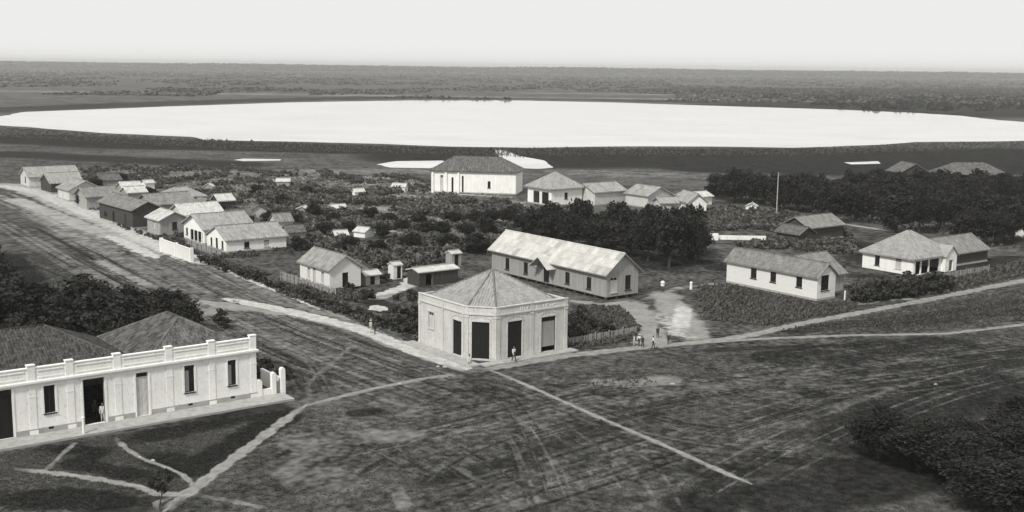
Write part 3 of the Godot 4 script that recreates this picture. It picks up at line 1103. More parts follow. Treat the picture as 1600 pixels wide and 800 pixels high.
var bodies := {}
func make_bodies() -> void:
	var skin := grey(0.16)
	for spec in [["white", grey(0.62), grey(0.55), 0.05, 0.12], ["dark", grey(0.05), grey(0.035), 0.06, 0.1], ["shirt", grey(0.6), grey(0.05), 0.2, 0.35]]:
		var sh: Color = spec[1]
		var tr: Color = spec[2]
		var st: float = spec[3]
		var sw: float = spec[4]
		var b := []
		for s in [-1.0, 1.0]:
			var hip := Vector3(0.09 * s, 0.9, 0)
			var knee := Vector3(0.1 * s, 0.49, 0.03 + st * s * 0.5)
			var ankle := Vector3(0.1 * s, 0.08, st * s - 0.02)
			b.append([hip, knee, 0.085, 0.06, tr])
			b.append([knee, ankle, 0.06, 0.045, tr])
			b.append([ankle + Vector3(0, -0.03, 0), ankle + Vector3(0.02 * s, -0.045, 0.15), 0.04, 0.032, grey(0.03)])
			var sho := Vector3(0.19 * s, 1.4, 0)
			var elb := Vector3(0.24 * s, 1.12, -0.03 - sw * s * 0.3)
			var wri := Vector3(0.23 * s, 0.88, 0.06 - sw * s * 0.6)
			b.append([sho, elb, 0.055, 0.044, sh])
			b.append([elb, wri, 0.044, 0.032, sh])
			b.append([wri, wri + Vector3(0, -0.09, 0.015), 0.034, 0.03, skin])
			for k in 4:
				b.append([wri + Vector3(0, -0.09, -0.02 + 0.02 * k), wri + Vector3(-0.012 * s, -0.165 + 0.012 * absf(k - 1.5), -0.005 + 0.018 * k), 0.013, 0.01, skin])
			b.append([wri + Vector3(0, -0.05, 0.03), wri + Vector3(-0.02 * s, -0.11, 0.065), 0.013, 0.011, skin])
		b.append([Vector3(0, 0.93, 0), Vector3(0, 1.12, 0), 0.14, 0.125, tr])
		b.append([Vector3(-0.06, 1.14, 0), Vector3(-0.1, 1.36, 0), 0.11, 0.1, sh])
		b.append([Vector3(0.06, 1.14, 0), Vector3(0.1, 1.36, 0), 0.11, 0.1, sh])
		b.append([Vector3(0, 1.42, 0), Vector3(0, 1.52, 0.01), 0.06, 0.052, skin])
		b.append([Vector3(0, 1.58, 0.02), Vector3(0, 1.63, 0.0), 0.075, 0.088, skin])
		b.append([Vector3(0, 1.6, 0.09), Vector3(0, 1.575, 0.108), 0.012, 0.016, skin])
		bodies[spec[0]] = figure(b, 0.024)

func person(kind: String, at: Vector3, turn: float, tall: float, hat: String, label: String, group := "people out on the street") -> void:
	var t := thing("person", label, "person", at, turn, group)
	part(bodies[kind], "body", mat.person, t)
	var g := Geo.new()
	if hat == "hat":
		g.tint = grey(0.45)
		g.tube(Vector3(0, 1.655, 0), Vector3(0, 1.67, 0), 0.19, 0.185, 14)
		g.tube(Vector3(0, 1.67, 0), Vector3(0, 1.79, 0), 0.105, 0.085, 12)
	else:
		g.tint = grey(0.015)
		var m := SphereMesh.new()
		for i in 6:
			for j in 10:
				var f := func(a: float, b: float) -> Vector3: return Vector3(0, 1.635, -0.012) + Vector3(sin(a) * cos(b) * 0.098, cos(a) * 0.1, sin(a) * sin(b) * 0.1)
				var a0 := i * 0.3
				var a1 := (i + 1) * 0.3
				var b0 := TAU * j / 10.0
				var b1 := TAU * (j + 1) / 10.0
				if sin(b0) > 0.3 and i > 2: continue
				g.quad(f.call(a0, b1), f.call(a1, b1), f.call(a1, b0), f.call(a0, b0))
	part(g, "hat" if hat == "hat" else "hair", mat.person, t)
	t.scale = Vector3.ONE * tall / 1.72

func _ready() -> void:
	rng.seed = 20240607
	# ---- camera
	var cam := Camera3D.new()
	cam.name = "camera"
	cam.position = Vector3(0, 30, 0)
	cam.rotation = Vector3(-0.159998, 0, 0.011257)
	cam.basis = Basis(Vector3.RIGHT, -0.159986) * Basis(Vector3.BACK, 0.011257)
	cam.fov = 24.392
	cam.near = 0.5
	cam.far = 40000.0
	add_child(cam)
	cam.current = true
	# ---- sky: a flat white overcast dome
	var sky_m := ProceduralSkyMaterial.new()
	sky_m.sky_top_color = Color(0.90, 0.90, 0.905)
	sky_m.sky_horizon_color = Color(0.94, 0.938, 0.935)
	sky_m.sky_curve = 0.2
	sky_m.ground_bottom_color = Color(0.3, 0.3, 0.29)
	sky_m.ground_horizon_color = Color(0.9, 0.9, 0.89)
	sky_m.sun_angle_max = 0.0
	var sky := Sky.new()
	sky.sky_material = sky_m
	var env := Environment.new()
	env.background_mode = Environment.BG_SKY
	env.sky = sky
	env.tonemap_mode = Environment.TONE_MAPPER_LINEAR
	env.tonemap_exposure = 1.0
	env.sdfgi_enabled = true
	env.ssao_enabled = true
	env.ssil_enabled = true
	env.fog_enabled = true
	env.fog_density = 0.00013
	env.fog_light_color = Color(0.92, 0.92, 0.91)
	var we := WorldEnvironment.new()
	we.name = "sky"
	we.environment = env
	add_child(we)
	# ---- sun: thin overcast, from behind the left shoulder
	var sun := DirectionalLight3D.new()
	sun.name = "sun"
	sun.light_energy = 1.1
	sun.light_angular_distance = 6.0
	sun.light_color = Color(1.0, 0.99, 0.97)
	sun.shadow_enabled = true
	add_child(sun)
	sun.look_at_from_position(Vector3(-0.37, 0.72, 0.59), Vector3.ZERO)
	make_materials()
	make_plants()
	lay_ground()
	build_town()
	grow()
	small_things()

func lay_ground() -> void:
	var S := []
	# the dirt street on the left, its wheel tracks and pale verges
	var street := [Vector2(-95.0, -235.6), Vector2(-71.1, -200.1), Vector2(-43.5, -158.3), Vector2(-25.1, -130.0), Vector2(-12.6, -114.1), Vector2(-4.5, -104.8)]
	tracks(S, street, 7.0, 60, 0.55, 0.45)
	tracks(S, [Vector2(-113.1, -270.0), Vector2(-81.2, -222.0), Vector2(-55.8, -185.2), Vector2(-35.1, -151.9), Vector2(-18.6, -130.3), Vector2(-6.3, -115.1)], 4.5, 30, 0.7, 0.5)
	tracks(S, street, 8.0, 26, 0.7, 0.7, 1)
	tracks(S, [Vector2(-102.4, -234.9), Vector2(-83.7, -207.0), Vector2(-62.5, -175.5), Vector2(-47.2, -153.4), Vector2(-35.3, -136.2)], 5.0, 30, 0.6, 0.5)
	tracks(S, [Vector2(-117.3, -269.6), Vector2(-92.6, -235.8), Vector2(-66.5, -196.0), Vector2(-45.4, -165.6)], 5.0, 24, 0.8, 0.6)
	S.append([[Vector2(-124.5, -286.4), Vector2(-108.9, -270.5), Vector2(-83.3, -231.5), Vector2(-68.3, -208.2), Vector2(-55.7, -188.5)], 6.5, 1.0, 0])
	S.append([[Vector2(-109.2, -257.2), Vector2(-83.5, -221.8), Vector2(-67.9, -200.4)], 5.0, 0.75, 0])
	S.append([[Vector2(-68.4, -201.9), Vector2(-61.3, -191.5), Vector2(-54.5, -180.8)], 3.0, 0.9, 0])
	S.append([[Vector2(-67.5, -205.9), Vector2(-56.1, -189.8), Vector2(-45.2, -175.5)], 1.8, 0.9, 0])
	S.append([[Vector2(-45.2, -175.5), Vector2(-32.5, -155.7), Vector2(-26.9, -148.2), Vector2(-17.9, -135.4)], 1.0, 0.6, 0])
	S.append([[Vector2(-40.5, -147.4), Vector2(-33.2, -143.8), Vector2(-25.4, -139.6), Vector2(-17.5, -132.3), Vector2(-10.8, -123.0), Vector2(-3.4, -114.0)], 3.0, 0.95, 0])
	S.append([[Vector2(-42.9, -147.2), Vector2(-37.0, -139.7), Vector2(-35.8, -144.4), Vector2(-29.5, -140.9)], 3.6, 0.6, 0])
	S.append([[Vector2(-79.9, -207.3), Vector2(-65.3, -186.4), Vector2(-51.2, -165.2)], 2.4, 0.5, 0])
	S.append([[Vector2(-63.5, -178.4), Vector2(-54.4, -165.0), Vector2(-47.2, -154.8)], 2.2, 0.7, 0])
	# footpaths
	S.append([[Vector2(-18.1, -101.8), Vector2(-19.3, -96.4), Vector2(-20.3, -91.2), Vector2(-21.5, -85.3), Vector2(-22.5, -80.3), Vector2(-23.3, -76.0)], 1.3, 0.75, 0])
	S.append([[Vector2(-18.1, -101.4), Vector2(-15.1, -104.8), Vector2(-11.9, -108.0), Vector2(-8.5, -110.9), Vector2(-5.8, -112.4), Vector2(-4.2, -111.1)], 1.2, 0.6, 0])
	S.append([[Vector2(-18.1, -103.2), Vector2(-19.2, -108.6), Vector2(-18.2, -115.9), Vector2(-17.0, -125.7)], 0.8, 0.45, 0])
	S.append([[Vector2(-2.4, -115.3), Vector2(2.0, -108.3), Vector2(7.4, -99.3), Vector2(11.6, -92.7), Vector2(14.9, -87.1), Vector2(17.7, -82.6)], 0.9, 0.6, 0])
	S.append([[Vector2(17.3, -110.1), Vector2(18.3, -101.6), Vector2(19.1, -91.0)], 0.4, 0.32, 0])
	S.append([[Vector2(45.3, -121.4), Vector2(44.4, -113.6), Vector2(44.7, -107.2)], 0.4, 0.3, 0])
	S.append([[Vector2(-36.9, -84.2), Vector2(-34.8, -83.7), Vector2(-32.2, -83.0), Vector2(-29.5, -82.0), Vector2(-26.5, -80.8), Vector2(-24.8, -79.4), Vector2(-23.4, -79.3), Vector2(-22.4, -79.9)], 1.0, 0.8, 0])
	S.append([[Vector2(-31.8, -91.8), Vector2(-29.9, -88.9), Vector2(-27.9, -86.6), Vector2(-25.7, -84.9), Vector2(-24.0, -83.3), Vector2(-22.9, -81.6), Vector2(-22.3, -80.4)], 0.6, 0.75, 0])
	S.append([[Vector2(-34.5, -91.7), Vector2(-34.5, -87.8), Vector2(-34.3, -84.2), Vector2(-34.3, -82.5)], 0.55, 0.65, 0])
	S.append([[Vector2(-22.5, -79.4), Vector2(-19.3, -78.2), Vector2(-15.9, -76.6)], 0.8, 0.6, 0])
	S.append([[Vector2(-23.5, -76.0), Vector2(-24.3, -77.7), Vector2(-23.2, -79.6)], 0.8, 0.6, 0])
	# the cross street on the right
	S.append([[Vector2(-3.4, -114.0), Vector2(0.1, -116.7), Vector2(6.2, -121.0), Vector2(13.9, -124.8), Vector2(21.4, -127.9), Vector2(27.0, -131.3), Vector2(34.3, -137.7), Vector2(42.1, -143.6), Vector2(51.6, -151.0), Vector2(61.1, -158.5), Vector2(75.7, -170.2)], 1.9, 0.9, 0])
	S.append([[Vector2(19.8, -127.2), Vector2(28.8, -129.8), Vector2(38.8, -131.9), Vector2(50.3, -133.4), Vector2(62.3, -139.2)], 1.2, 0.75, 0])
	S.append([[Vector2(15.4, -150.6), Vector2(15.8, -142.6), Vector2(15.6, -133.7), Vector2(15.4, -125.8)], 4.0, 0.9, 0])
	S.append([[Vector2(20.4, -157.5), Vector2(20.3, -146.7), Vector2(20.7, -135.6), Vector2(20.7, -128.4)], 4.6, 0.8, 0])
	S.append([[Vector2(6.7, -150.9), Vector2(11.5, -147.9), Vector2(16.7, -150.6)], 2.0, 0.8, 0])
	S.append([[Vector2(16.7, -150.6), Vector2(22.9, -159.9), Vector2(29.8, -164.2)], 1.6, 0.6, 0])
	S.append([[Vector2(41.9, -148.8), Vector2(49.9, -153.4), Vector2(54.5, -154.5)], 1.8, 0.8, 0])
	S.append([[Vector2(-19.6, -148.6), Vector2(-16.7, -152.1), Vector2(-14.0, -159.6), Vector2(-13.5, -164.5)], 3.0, 0.8, 0])
	S.append([[Vector2(45.5, -254.2), Vector2(54.4, -247.2), Vector2(58.5, -239.1), Vector2(65.0, -229.8), Vector2(72.5, -217.9)], 1.6, 0.9, 0])
	S.append([[Vector2(22.0, -147.6), Vector2(20.4, -139.1), Vector2(19.2, -132.9)], 2.8, 0.5, 2])
	S.append([[Vector2(19.0, -137.3), Vector2(18.9, -131.5), Vector2(19.8, -129.7)], 2.4, 0.5, 2])
	S.append([[Vector2(18.2, -142.7), Vector2(18.4, -134.8)], 2.0, 0.35, 2])
	S.append([[Vector2(-123.3, -283.5), Vector2(-107.8, -267.8), Vector2(-83.0, -230.5), Vector2(-68.0, -207.4), Vector2(-55.9, -188.5), Vector2(-45.5, -174.9)], 3.4, 0.6, 2])
	S.append([[Vector2(-69.3, -201.8), Vector2(-62.5, -192.1), Vector2(-55.0, -180.8)], 2.0, 0.7, 2])
	S.append([[Vector2(-36.9, -149.2), Vector2(-25.4, -140.0), Vector2(-17.5, -132.3), Vector2(-10.8, -123.0), Vector2(-4.0, -114.7)], 1.8, 0.4, 2])
	# worn ground and wheel tracks of the open square
	tracks(S, [Vector2(5.3, -92.1), Vector2(16.0, -101.5), Vector2(31.6, -113.1), Vector2(58.1, -130.9)], 6.0, 34, 0.4, 0.26)
	tracks(S, [Vector2(9.4, -81.9), Vector2(18.1, -90.9), Vector2(30.1, -103.1), Vector2(46.3, -118.8), Vector2(61.0, -131.1)], 5.0, 34, 0.36, 0.22)
	tracks(S, [Vector2(6.2, -109.7), Vector2(18.8, -112.1), Vector2(33.3, -119.5), Vector2(59.5, -134.2)], 5.0, 40, 0.45, 0.3)
	tracks(S, [Vector2(16.7, -105.7), Vector2(24.3, -108.1), Vector2(34.1, -110.8), Vector2(45.3, -116.2)], 4.0, 20, 0.4, 0.36)
	tracks(S, [Vector2(-13.3, -100.4), Vector2(-8.5, -96.8), Vector2(-2.1, -98.9), Vector2(3.7, -105.1), Vector2(10.1, -112.2)], 5.0, 16, 0.5, 0.3)
	tracks(S, [Vector2(-3.5, -109.2), Vector2(2.9, -97.2), Vector2(7.9, -86.0), Vector2(8.9, -77.0)], 4.0, 14, 0.4, 0.3)
	tracks(S, [Vector2(-7.7, -77.6), Vector2(-1.7, -85.0), Vector2(5.3, -92.1), Vector2(16.0, -101.5), Vector2(31.6, -113.1)], 4.0, 9, 0.7, 0.55, 1)
	tracks(S, [Vector2(9.4, -81.9), Vector2(18.1, -90.9), Vector2(30.1, -103.1), Vector2(46.3, -118.8)], 5.0, 12, 0.6, 0.55, 1)
	for line in [[Vector2(-10.2, -76.4), Vector2(-4.9, -90.1), Vector2(5.8, -101.1), Vector2(25.2, -112.8), Vector2(56.7, -127.7)], [Vector2(-4.1, -76.6), Vector2(5.0, -84.5), Vector2(19.3, -97.8), Vector2(38.0, -113.4)], [Vector2(-18.4, -86.6), Vector2(-10.1, -91.6), Vector2(1.3, -101.0), Vector2(12.4, -109.9)], [Vector2(-2.4, -111.6), Vector2(5.8, -101.1), Vector2(15.7, -92.5), Vector2(25.8, -91.2)], [Vector2(0.1, -107.1), Vector2(3.2, -90.4), Vector2(4.6, -76.8)], [Vector2(-16.4, -98.3), Vector2(-8.1, -91.6), Vector2(-1.7, -81.6), Vector2(0.2, -76.7)], [Vector2(12.9, -114.7), Vector2(24.7, -110.4), Vector2(38.0, -113.4), Vector2(54.2, -121.8)], [Vector2(4.8, -105.2), Vector2(18.2, -107.9), Vector2(28.7, -102.0)], [Vector2(11.1, -77.0), Vector2(23.6, -92.8), Vector2(39.6, -108.8), Vector2(52.5, -117.8)]]:
		tracks(S, line, 3.5, 18, 0.34, 0.37)
		tracks(S, line, 4.5, 10, 0.4, 0.75, 1)
	for line in [[Vector2(-91.2, -225.9), Vector2(-54.2, -170.4), Vector2(-27.9, -133.1), Vector2(-9.8, -111.3)], [Vector2(-77.7, -209.1), Vector2(-42.9, -156.0), Vector2(-18.3, -118.5)], [Vector2(-42.1, -147.3), Vector2(-26.0, -123.8), Vector2(-18.5, -104.2)], [Vector2(-73.3, -180.8), Vector2(-45.3, -147.1), Vector2(-35.3, -136.2)]]:
		tracks(S, line, 4.0, 18, 0.26, 0.4)
		tracks(S, line, 4.0, 9, 0.3, 0.7, 1)
	S.append([[Vector2(6.3, -110.8), Vector2(11.2, -109.9), Vector2(17.7, -112.5)], 3.5, 0.5, 0])
	S.append([[Vector2(-18.3, -91.3), Vector2(-14.2, -91.4), Vector2(-15.4, -83.8), Vector2(-10.8, -81.3)], 6.0, 0.36, 0])
	S.append([[Vector2(-8.4, -82.0), Vector2(-7.2, -77.6), Vector2(-6.7, -76.5)], 1.6, 0.45, 0])
	for blob in [Vector2(-16.5, -89.7), Vector2(-12.4, -93.1), Vector2(-8.4, -84.1), Vector2(-12.7, -81.2), Vector2(-5.0, -91.7), Vector2(2.4, -101.0), Vector2(-8.3, -100.6), Vector2(-1.6, -77.8), Vector2(7.8, -105.3), Vector2(12.6, -106.6), Vector2(19.4, -107.9), Vector2(9.3, -90.6), Vector2(4.0, -84.5), Vector2(12.2, -82.0), Vector2(27.9, -110.6), Vector2(24.7, -116.5)]:
		S.append([[blob, blob + Vector2(rng.randf_range(-5, 5), rng.randf_range(-2, 2)), blob + Vector2(rng.randf_range(-4, 4), rng.randf_range(-3, 3))], rng.randf_range(2.0, 4.5), rng.randf_range(0.2, 0.42), 0])
	for blob in [Vector2(28.2, -120.7), Vector2(34.0, -122.3), Vector2(35.9, -117.0), Vector2(30.3, -110.7), Vector2(39.6, -118.5), Vector2(41.2, -113.5), Vector2(35.3, -108.6), Vector2(47.3, -121.5), Vector2(48.6, -116.3), Vector2(42.6, -108.9), Vector2(54.7, -124.7), Vector2(25.8, -101.9), Vector2(31.0, -106.2), Vector2(21.3, -94.4), Vector2(22.0, -88.0), Vector2(16.9, -84.9), Vector2(33.7, -120.9), Vector2(44.0, -125.6), Vector2(51.7, -127.5), Vector2(13.7, -79.5), Vector2(17.3, -79.6)]:  # darker grass patches that also paint the view's dimming into the ground
		S.append([[blob, blob + Vector2(rng.randf_range(-6, 6), rng.randf_range(-2, 2)), blob + Vector2(rng.randf_range(-5, 5), rng.randf_range(-3, 3))], rng.randf_range(3.5, 7.0), rng.randf_range(0.75, 1.0), 1])
	for blob in [Vector2(-13.2, -99.4), Vector2(-4.6, -107.0), Vector2(0.2, -90.3), Vector2(9.0, -99.3), Vector2(9.2, -79.4), Vector2(2.8, -78.0), Vector2(17.3, -92.5), Vector2(13.8, -86.2), Vector2(21.8, -101.8), Vector2(27.6, -98.2), Vector2(-5.3, -81.5), Vector2(-9.9, -90.0), Vector2(37.6, -112.2), Vector2(5.6, -108.5)]:
		S.append([[blob, blob + Vector2(rng.randf_range(-4, 4), rng.randf_range(-1.5, 1.5))], rng.randf_range(1.0, 2.6), rng.randf_range(0.4, 0.8), 1])
	# darker growth; the lower right strokes also paint in vignette dimming
	S.append([[Vector2(-30.5, -90.8), Vector2(-26.4, -94.7), Vector2(-21.1, -100.1), Vector2(-19.6, -98.2), Vector2(-21.3, -91.2), Vector2(-23.6, -84.3), Vector2(-27.4, -87.5)], 4.0, 0.9, 1])
	S.append([[Vector2(-36.9, -89.0), Vector2(-31.7, -88.4), Vector2(-32.6, -85.4), Vector2(-25.3, -82.1)], 2.6, 0.8, 1])
	S.append([[Vector2(-35.2, -78.0), Vector2(-29.9, -78.2), Vector2(-24.6, -76.5)], 4.5, 0.9, 1])
	S.append([[Vector2(-79.1, -180.3), Vector2(-67.4, -159.2), Vector2(-57.4, -135.0)], 7.0, 0.9, 1])
	S.append([[Vector2(-58.8, -159.7), Vector2(-44.9, -143.1), Vector2(-33.6, -129.5)], 4.0, 0.6, 1])
	S.append([[Vector2(-7.2, -81.4), Vector2(0.2, -87.2), Vector2(11.3, -99.4), Vector2(14.3, -101.5)], 2.6, 0.7, 1])
	S.append([[Vector2(20.0, -123.6), Vector2(27.9, -125.5), Vector2(37.3, -126.8), Vector2(38.3, -125.4)], 2.0, 0.9, 1])
	S.append([[Vector2(31.1, -133.5), Vector2(46.6, -140.5), Vector2(67.7, -153.6)], 3.6, 0.95, 1])
	S.append([[Vector2(43.9, -136.8), Vector2(65.0, -147.2)], 4.0, 0.8, 1])
	S.append([[Vector2(27.4, -91.3), Vector2(35.6, -102.3), Vector2(49.8, -111.5)], 9.0, 0.9, 1])  # partly the dimmed corner of the view, put into the ground colour
	S.append([[Vector2(18.0, -78.4), Vector2(29.0, -85.3), Vector2(42.5, -91.8)], 9.0, 0.9, 1])  # corner dimming painted along the bottom edge, with some dark grass
	S.append([[Vector2(38.0, -113.4), Vector2(55.6, -121.9)], 4.5, 0.7, 1])
	S.append([[Vector2(-6.6, -110.0), Vector2(-4.7, -109.2)], 0.8, 0.9, 1])  # shade of a small hollow, painted on flat ground
	S.append([[Vector2(6.9, -110.4), Vector2(12.9, -109.0), Vector2(13.7, -110.9)], 0.9, 0.8, 1])
	S.append([[Vector2(26.7, -187.8), Vector2(31.9, -176.1)], 5.0, 0.8, 1])
	S.append([[Vector2(45.3, -237.9), Vector2(52.9, -215.5), Vector2(60.2, -200.5), Vector2(71.5, -201.3)], 9.0, 0.9, 1])
	S.append([[Vector2(56.1, -189.9), Vector2(63.5, -178.2), Vector2(84.7, -188.7)], 9.0, 0.9, 1])
	S.append([[Vector2(50.0, -171.7), Vector2(61.6, -164.7), Vector2(78.6, -179.2)], 5.0, 0.9, 1])
	S.append([[Vector2(-0.0, -211.3), Vector2(10.7, -196.8), Vector2(24.1, -175.5)], 8.0, 0.9, 1])
	S.append([[Vector2(-20.1, -152.8), Vector2(-12.1, -137.4), Vector2(-11.1, -130.7)], 4.0, 0.8, 1])
	S.append([[Vector2(48.1, -287.2), Vector2(68.1, -250.7), Vector2(108.6, -243.5)], 16.0, 0.9, 1])
	S.append([[Vector2(25.7, -155.5), Vector2(30.9, -147.3), Vector2(39.8, -143.9)], 6.5, 0.9, 1])
	S.append([[Vector2(7.7, -138.5), Vector2(13.4, -133.6)], 8.0, 0.9, 1])
	var near := paint(-94, -190, 94, -62, 2048, 1394, S, 5, [0.016, 0.12, 0.026, 0.24], [0.9, 0.2, 0.04])
	near_dark = near[2]
	near_soil = near[1]
	var Q := S.duplicate()
	Q.append([[Vector2(-124.5, -286.4), Vector2(-115.0, -278.4), Vector2(-98.9, -255.8), Vector2(-83.3, -231.5)], 8.0, 1.0, 0])
	Q.append([[Vector2(45.5, -254.2), Vector2(54.4, -247.2), Vector2(58.5, -239.1), Vector2(65.0, -229.8)], 2.0, 0.9, 0])
	Q.append([[Vector2(-30.4, -278.8), Vector2(-17.4, -263.9), Vector2(-5.7, -257.6), Vector2(4.1, -261.0)], 4.0, 0.7, 0])
	Q.append([[Vector2(-24.9, -285.2), Vector2(-15.2, -276.2), Vector2(-0.2, -270.9)], 3.0, 0.8, 0])
	Q.append([[Vector2(-44.6, -292.3), Vector2(-26.4, -302.5), Vector2(-17.3, -287.6)], 5.0, 0.35, 0])
	Q.append([[Vector2(-93.2, -312.0), Vector2(-70.5, -324.3), Vector2(-27.4, -333.7)], 22.0, 0.34, 0])
	Q.append([[Vector2(14.4, -339.0), Vector2(32.2, -333.1), Vector2(53.3, -329.9)], 20.0, 0.3, 0])
	for blob in [Vector2(-38.6, -221.0), Vector2(-32.1, -226.2), Vector2(-22.9, -209.4), Vector2(-17.4, -227.5), Vector2(-13.3, -243.1), Vector2(-24.4, -247.7), Vector2(-32.4, -246.9), Vector2(-43.2, -263.9), Vector2(-55.6, -276.1), Vector2(-60.0, -262.2), Vector2(-21.8, -266.1), Vector2(-8.2, -249.2), Vector2(-22.3, -194.4), Vector2(-29.2, -190.4), Vector2(-17.7, -202.0), Vector2(-70.8, -289.3), Vector2(-58.5, -307.3), Vector2(-38.3, -293.0)]:
		Q.append([[blob, blob + Vector2(rng.randf_range(-6, 6), rng.randf_range(-6, 6)), blob + Vector2(rng.randf_range(-9, 9), rng.randf_range(-5, 5))], rng.randf_range(2.5, 5.0), rng.randf_range(0.4, 0.75), 0])
	Q.append([[Vector2(-198.9, -459.9), Vector2(-140.4, -432.3), Vector2(-68.5, -420.5), Vector2(-0.4, -406.3), Vector2(67.1, -416.6), Vector2(190.2, -441.8)], 45.0, 0.85, 1])
	Q.append([[Vector2(-17.3, -392.2), Vector2(41.8, -389.9), Vector2(104.5, -388.2), Vector2(188.2, -411.0)], 70.0, 1.0, 1])
	Q.append([[Vector2(57.7, -357.6), Vector2(113.8, -351.6), Vector2(170.8, -372.4)], 34.0, 1.0, 1])
	Q.append([[Vector2(-165.2, -381.2), Vector2(-117.8, -361.9), Vector2(-79.5, -348.3)], 24.0, 0.6, 1])
	var mid := paint(-360, -640, 360, -190, 2048, 1280, Q, 25, [0.025, 0.13, 0.022, 0.3], [0.5, 0.12, 0.02])
	var F := []
	F.append([[Vector2(-900, -1150), Vector2(900, -1090)], 60.0, 0.5, 0])
	F.append([[Vector2(0, -1300), Vector2(900, -1260)], 40.0, 0.6, 0])
	F.append([[Vector2(-324.0, -667.9), Vector2(-300.7, -734.0), Vector2(-276.1, -800.4), Vector2(-238.1, -882.9), Vector2(-181.6, -988.2), Vector2(-94.6, -1083.6), Vector2(57.5, -1103.3), Vector2(163.8, -1027.9)], 70.0, 0.6, 1])
	F.append([[Vector2(260, -900), Vector2(500, -1000), Vector2(1500, -1300)], 320.0, 0.9, 1])
	F.append([[Vector2(500, -1500), Vector2(2500, -2200)], 700.0, 0.8, 1])
	F.append([[Vector2(200, -1500), Vector2(1200, -1400)], 50.0, 0.5, 1])
	var far := paint(-3200, -6400, 3200, -640, 1024, 1024, F, 45, [0.03, 0.15, 0.026, 0.24], [0.5, 0.12, 0.03], 3.0)
	var mesh := ArrayMesh.new()
	var m_near := ground_material("town_soil", near[0])
	var m_mid := ground_material("shore_grass", mid[0])
	var m_far := ground_material("far_fields", far[0])
	var m_rest := matter("plain_grass", 0.022, 0.085, 40.0, 1.0, 71)
	add_rect(mesh, m_near, -94, -190, 94, -62)
	add_rect(mesh, m_mid, -360, -640, 360, -190)
	add_rect(mesh, m_far, -3200, -6400, 3200, -640)
	add_rect(mesh, m_rest, -360, -190, -94, -62)
	add_rect(mesh, m_rest, 94, -190, 360, -62)
	add_rect(mesh, m_rest, -3200, -640, -360, -62)
	add_rect(mesh, m_rest, 360, -640, 3200, -62)
	add_rect(mesh, m_rest, -3200, -62, 3200, 400)
	add_rect(mesh, m_rest, -30000, -6400, -3200, 400)
	add_rect(mesh, m_rest, 3200, -6400, 30000, 400)
	add_rect(mesh, m_rest, -30000, -32000, 30000, -6400)
	var o := MeshInstance3D.new()
	o.mesh = mesh
	o.name = "ground"
	add_child(o)
	tag(o, "", "", "", "structure")
	# ---- water
	var w := matter("lake_water", 0.42, 0.72, 260.0, 0.06, 83, Vector3(0.6, 1, 1.6))
	w.metallic_specular = 0.6
	sheet("lake", ragged_ring([Vector2(-342.2, -576.8), Vector2(-296.0, -609.8), Vector2(-272.4, -631.3), Vector2(-282.3, -689.0), Vector2(-265.3, -723.6), Vector2(-225.7, -804.4), Vector2(-167.0, -908.6), Vector2(-86.3, -988.7), Vector2(-1.5, -1020.9), Vector2(78.8, -997.2), Vector2(150.2, -942.1), Vector2(236.6, -886.5), Vector2(277.8, -838.4), Vector2(295.9, -790.1), Vector2(295.3, -725.6), Vector2(310.2, -689.1), Vector2(366.1, -620.0), Vector2(317.4, -536.8), Vector2(235.6, -522.2), Vector2(207.6, -508.4), Vector2(168.2, -497.2), Vector2(148.9, -477.8), Vector2(106.9, -452.3), Vector2(73.0, -453.9), Vector2(38.2, -448.1), Vector2(6.6, -436.0), Vector2(-24.1, -437.8), Vector2(-48.8, -448.0), Vector2(-78.8, -454.0), Vector2(-119.2, -458.4), Vector2(-129.1, -477.2), Vector2(-171.6, -495.9), Vector2(-211.1, -528.1), Vector2(-235.5, -545.3), Vector2(-277.8, -559.7)], 2.0, 9.0, 8), w, 0.03, "wide pale lake behind the town")
	sheet("lake_inlet", ragged_ring([Vector2(-6.9, -427.1), Vector2(-2.2, -418.2), Vector2(2.2, -395.1), Vector2(9.9, -377.5), Vector2(11.9, -351.5), Vector2(7.2, -346.5), Vector2(2.5, -348.1), Vector2(-0.7, -363.7), Vector2(-4.6, -388.6)], 0.8, 3.0, 9), w, 0.026, "narrow bright inlet running from the lake")
	sheet("pond", ragged_ring([Vector2(-41.1, -355.8), Vector2(-36.2, -368.5), Vector2(-22.5, -372.9), Vector2(-20.1, -365.8), Vector2(-24.2, -344.6), Vector2(-35.8, -345.3)], 0.8, 3.0, 10), w, 0.026, "shallow pale pond left of the inlet")
	sheet("pond", ragged_ring([Vector2(-86.5, -366.4), Vector2(-84.7, -371.7), Vector2(-72.5, -370.9), Vector2(-72.0, -365.9), Vector2(-82.5, -362.0)], 0.3, 2.0, 12), w, 0.026, "thin strip of water in the marsh")
	sheet("pond", ragged_ring([Vector2(107.0, -383.4), Vector2(120.3, -390.4), Vector2(117.9, -379.9), Vector2(107.4, -376.0)], 0.3, 2.0, 14), w, 0.026, "small pool in the dark marsh near the far barns")
	# ---- paths
	ribbon("footpath", [Vector2(-18.1, -101.8), Vector2(-19.3, -96.4), Vector2(-20.3, -91.2), Vector2(-21.5, -85.3), Vector2(-22.5, -80.3), Vector2(-23.3, -76.0)], 0.6, mat.sand, 0.012, "trodden path from the sidewalk end across the grass")
	ribbon("footpath", [Vector2(-18.1, -101.4), Vector2(-15.1, -104.8), Vector2(-11.9, -108.0), Vector2(-8.5, -110.9), Vector2(-5.8, -112.4)], 0.45, mat.sand, 0.016, "trodden path leading to the corner shop")
	ribbon("footpath", [Vector2(-2.1, -114.6), Vector2(2.0, -108.3), Vector2(7.4, -99.3), Vector2(11.6, -92.7), Vector2(14.9, -87.1), Vector2(17.7, -82.6)], 0.45, mat.sand, 0.012, "straight thin path crossing the open square")
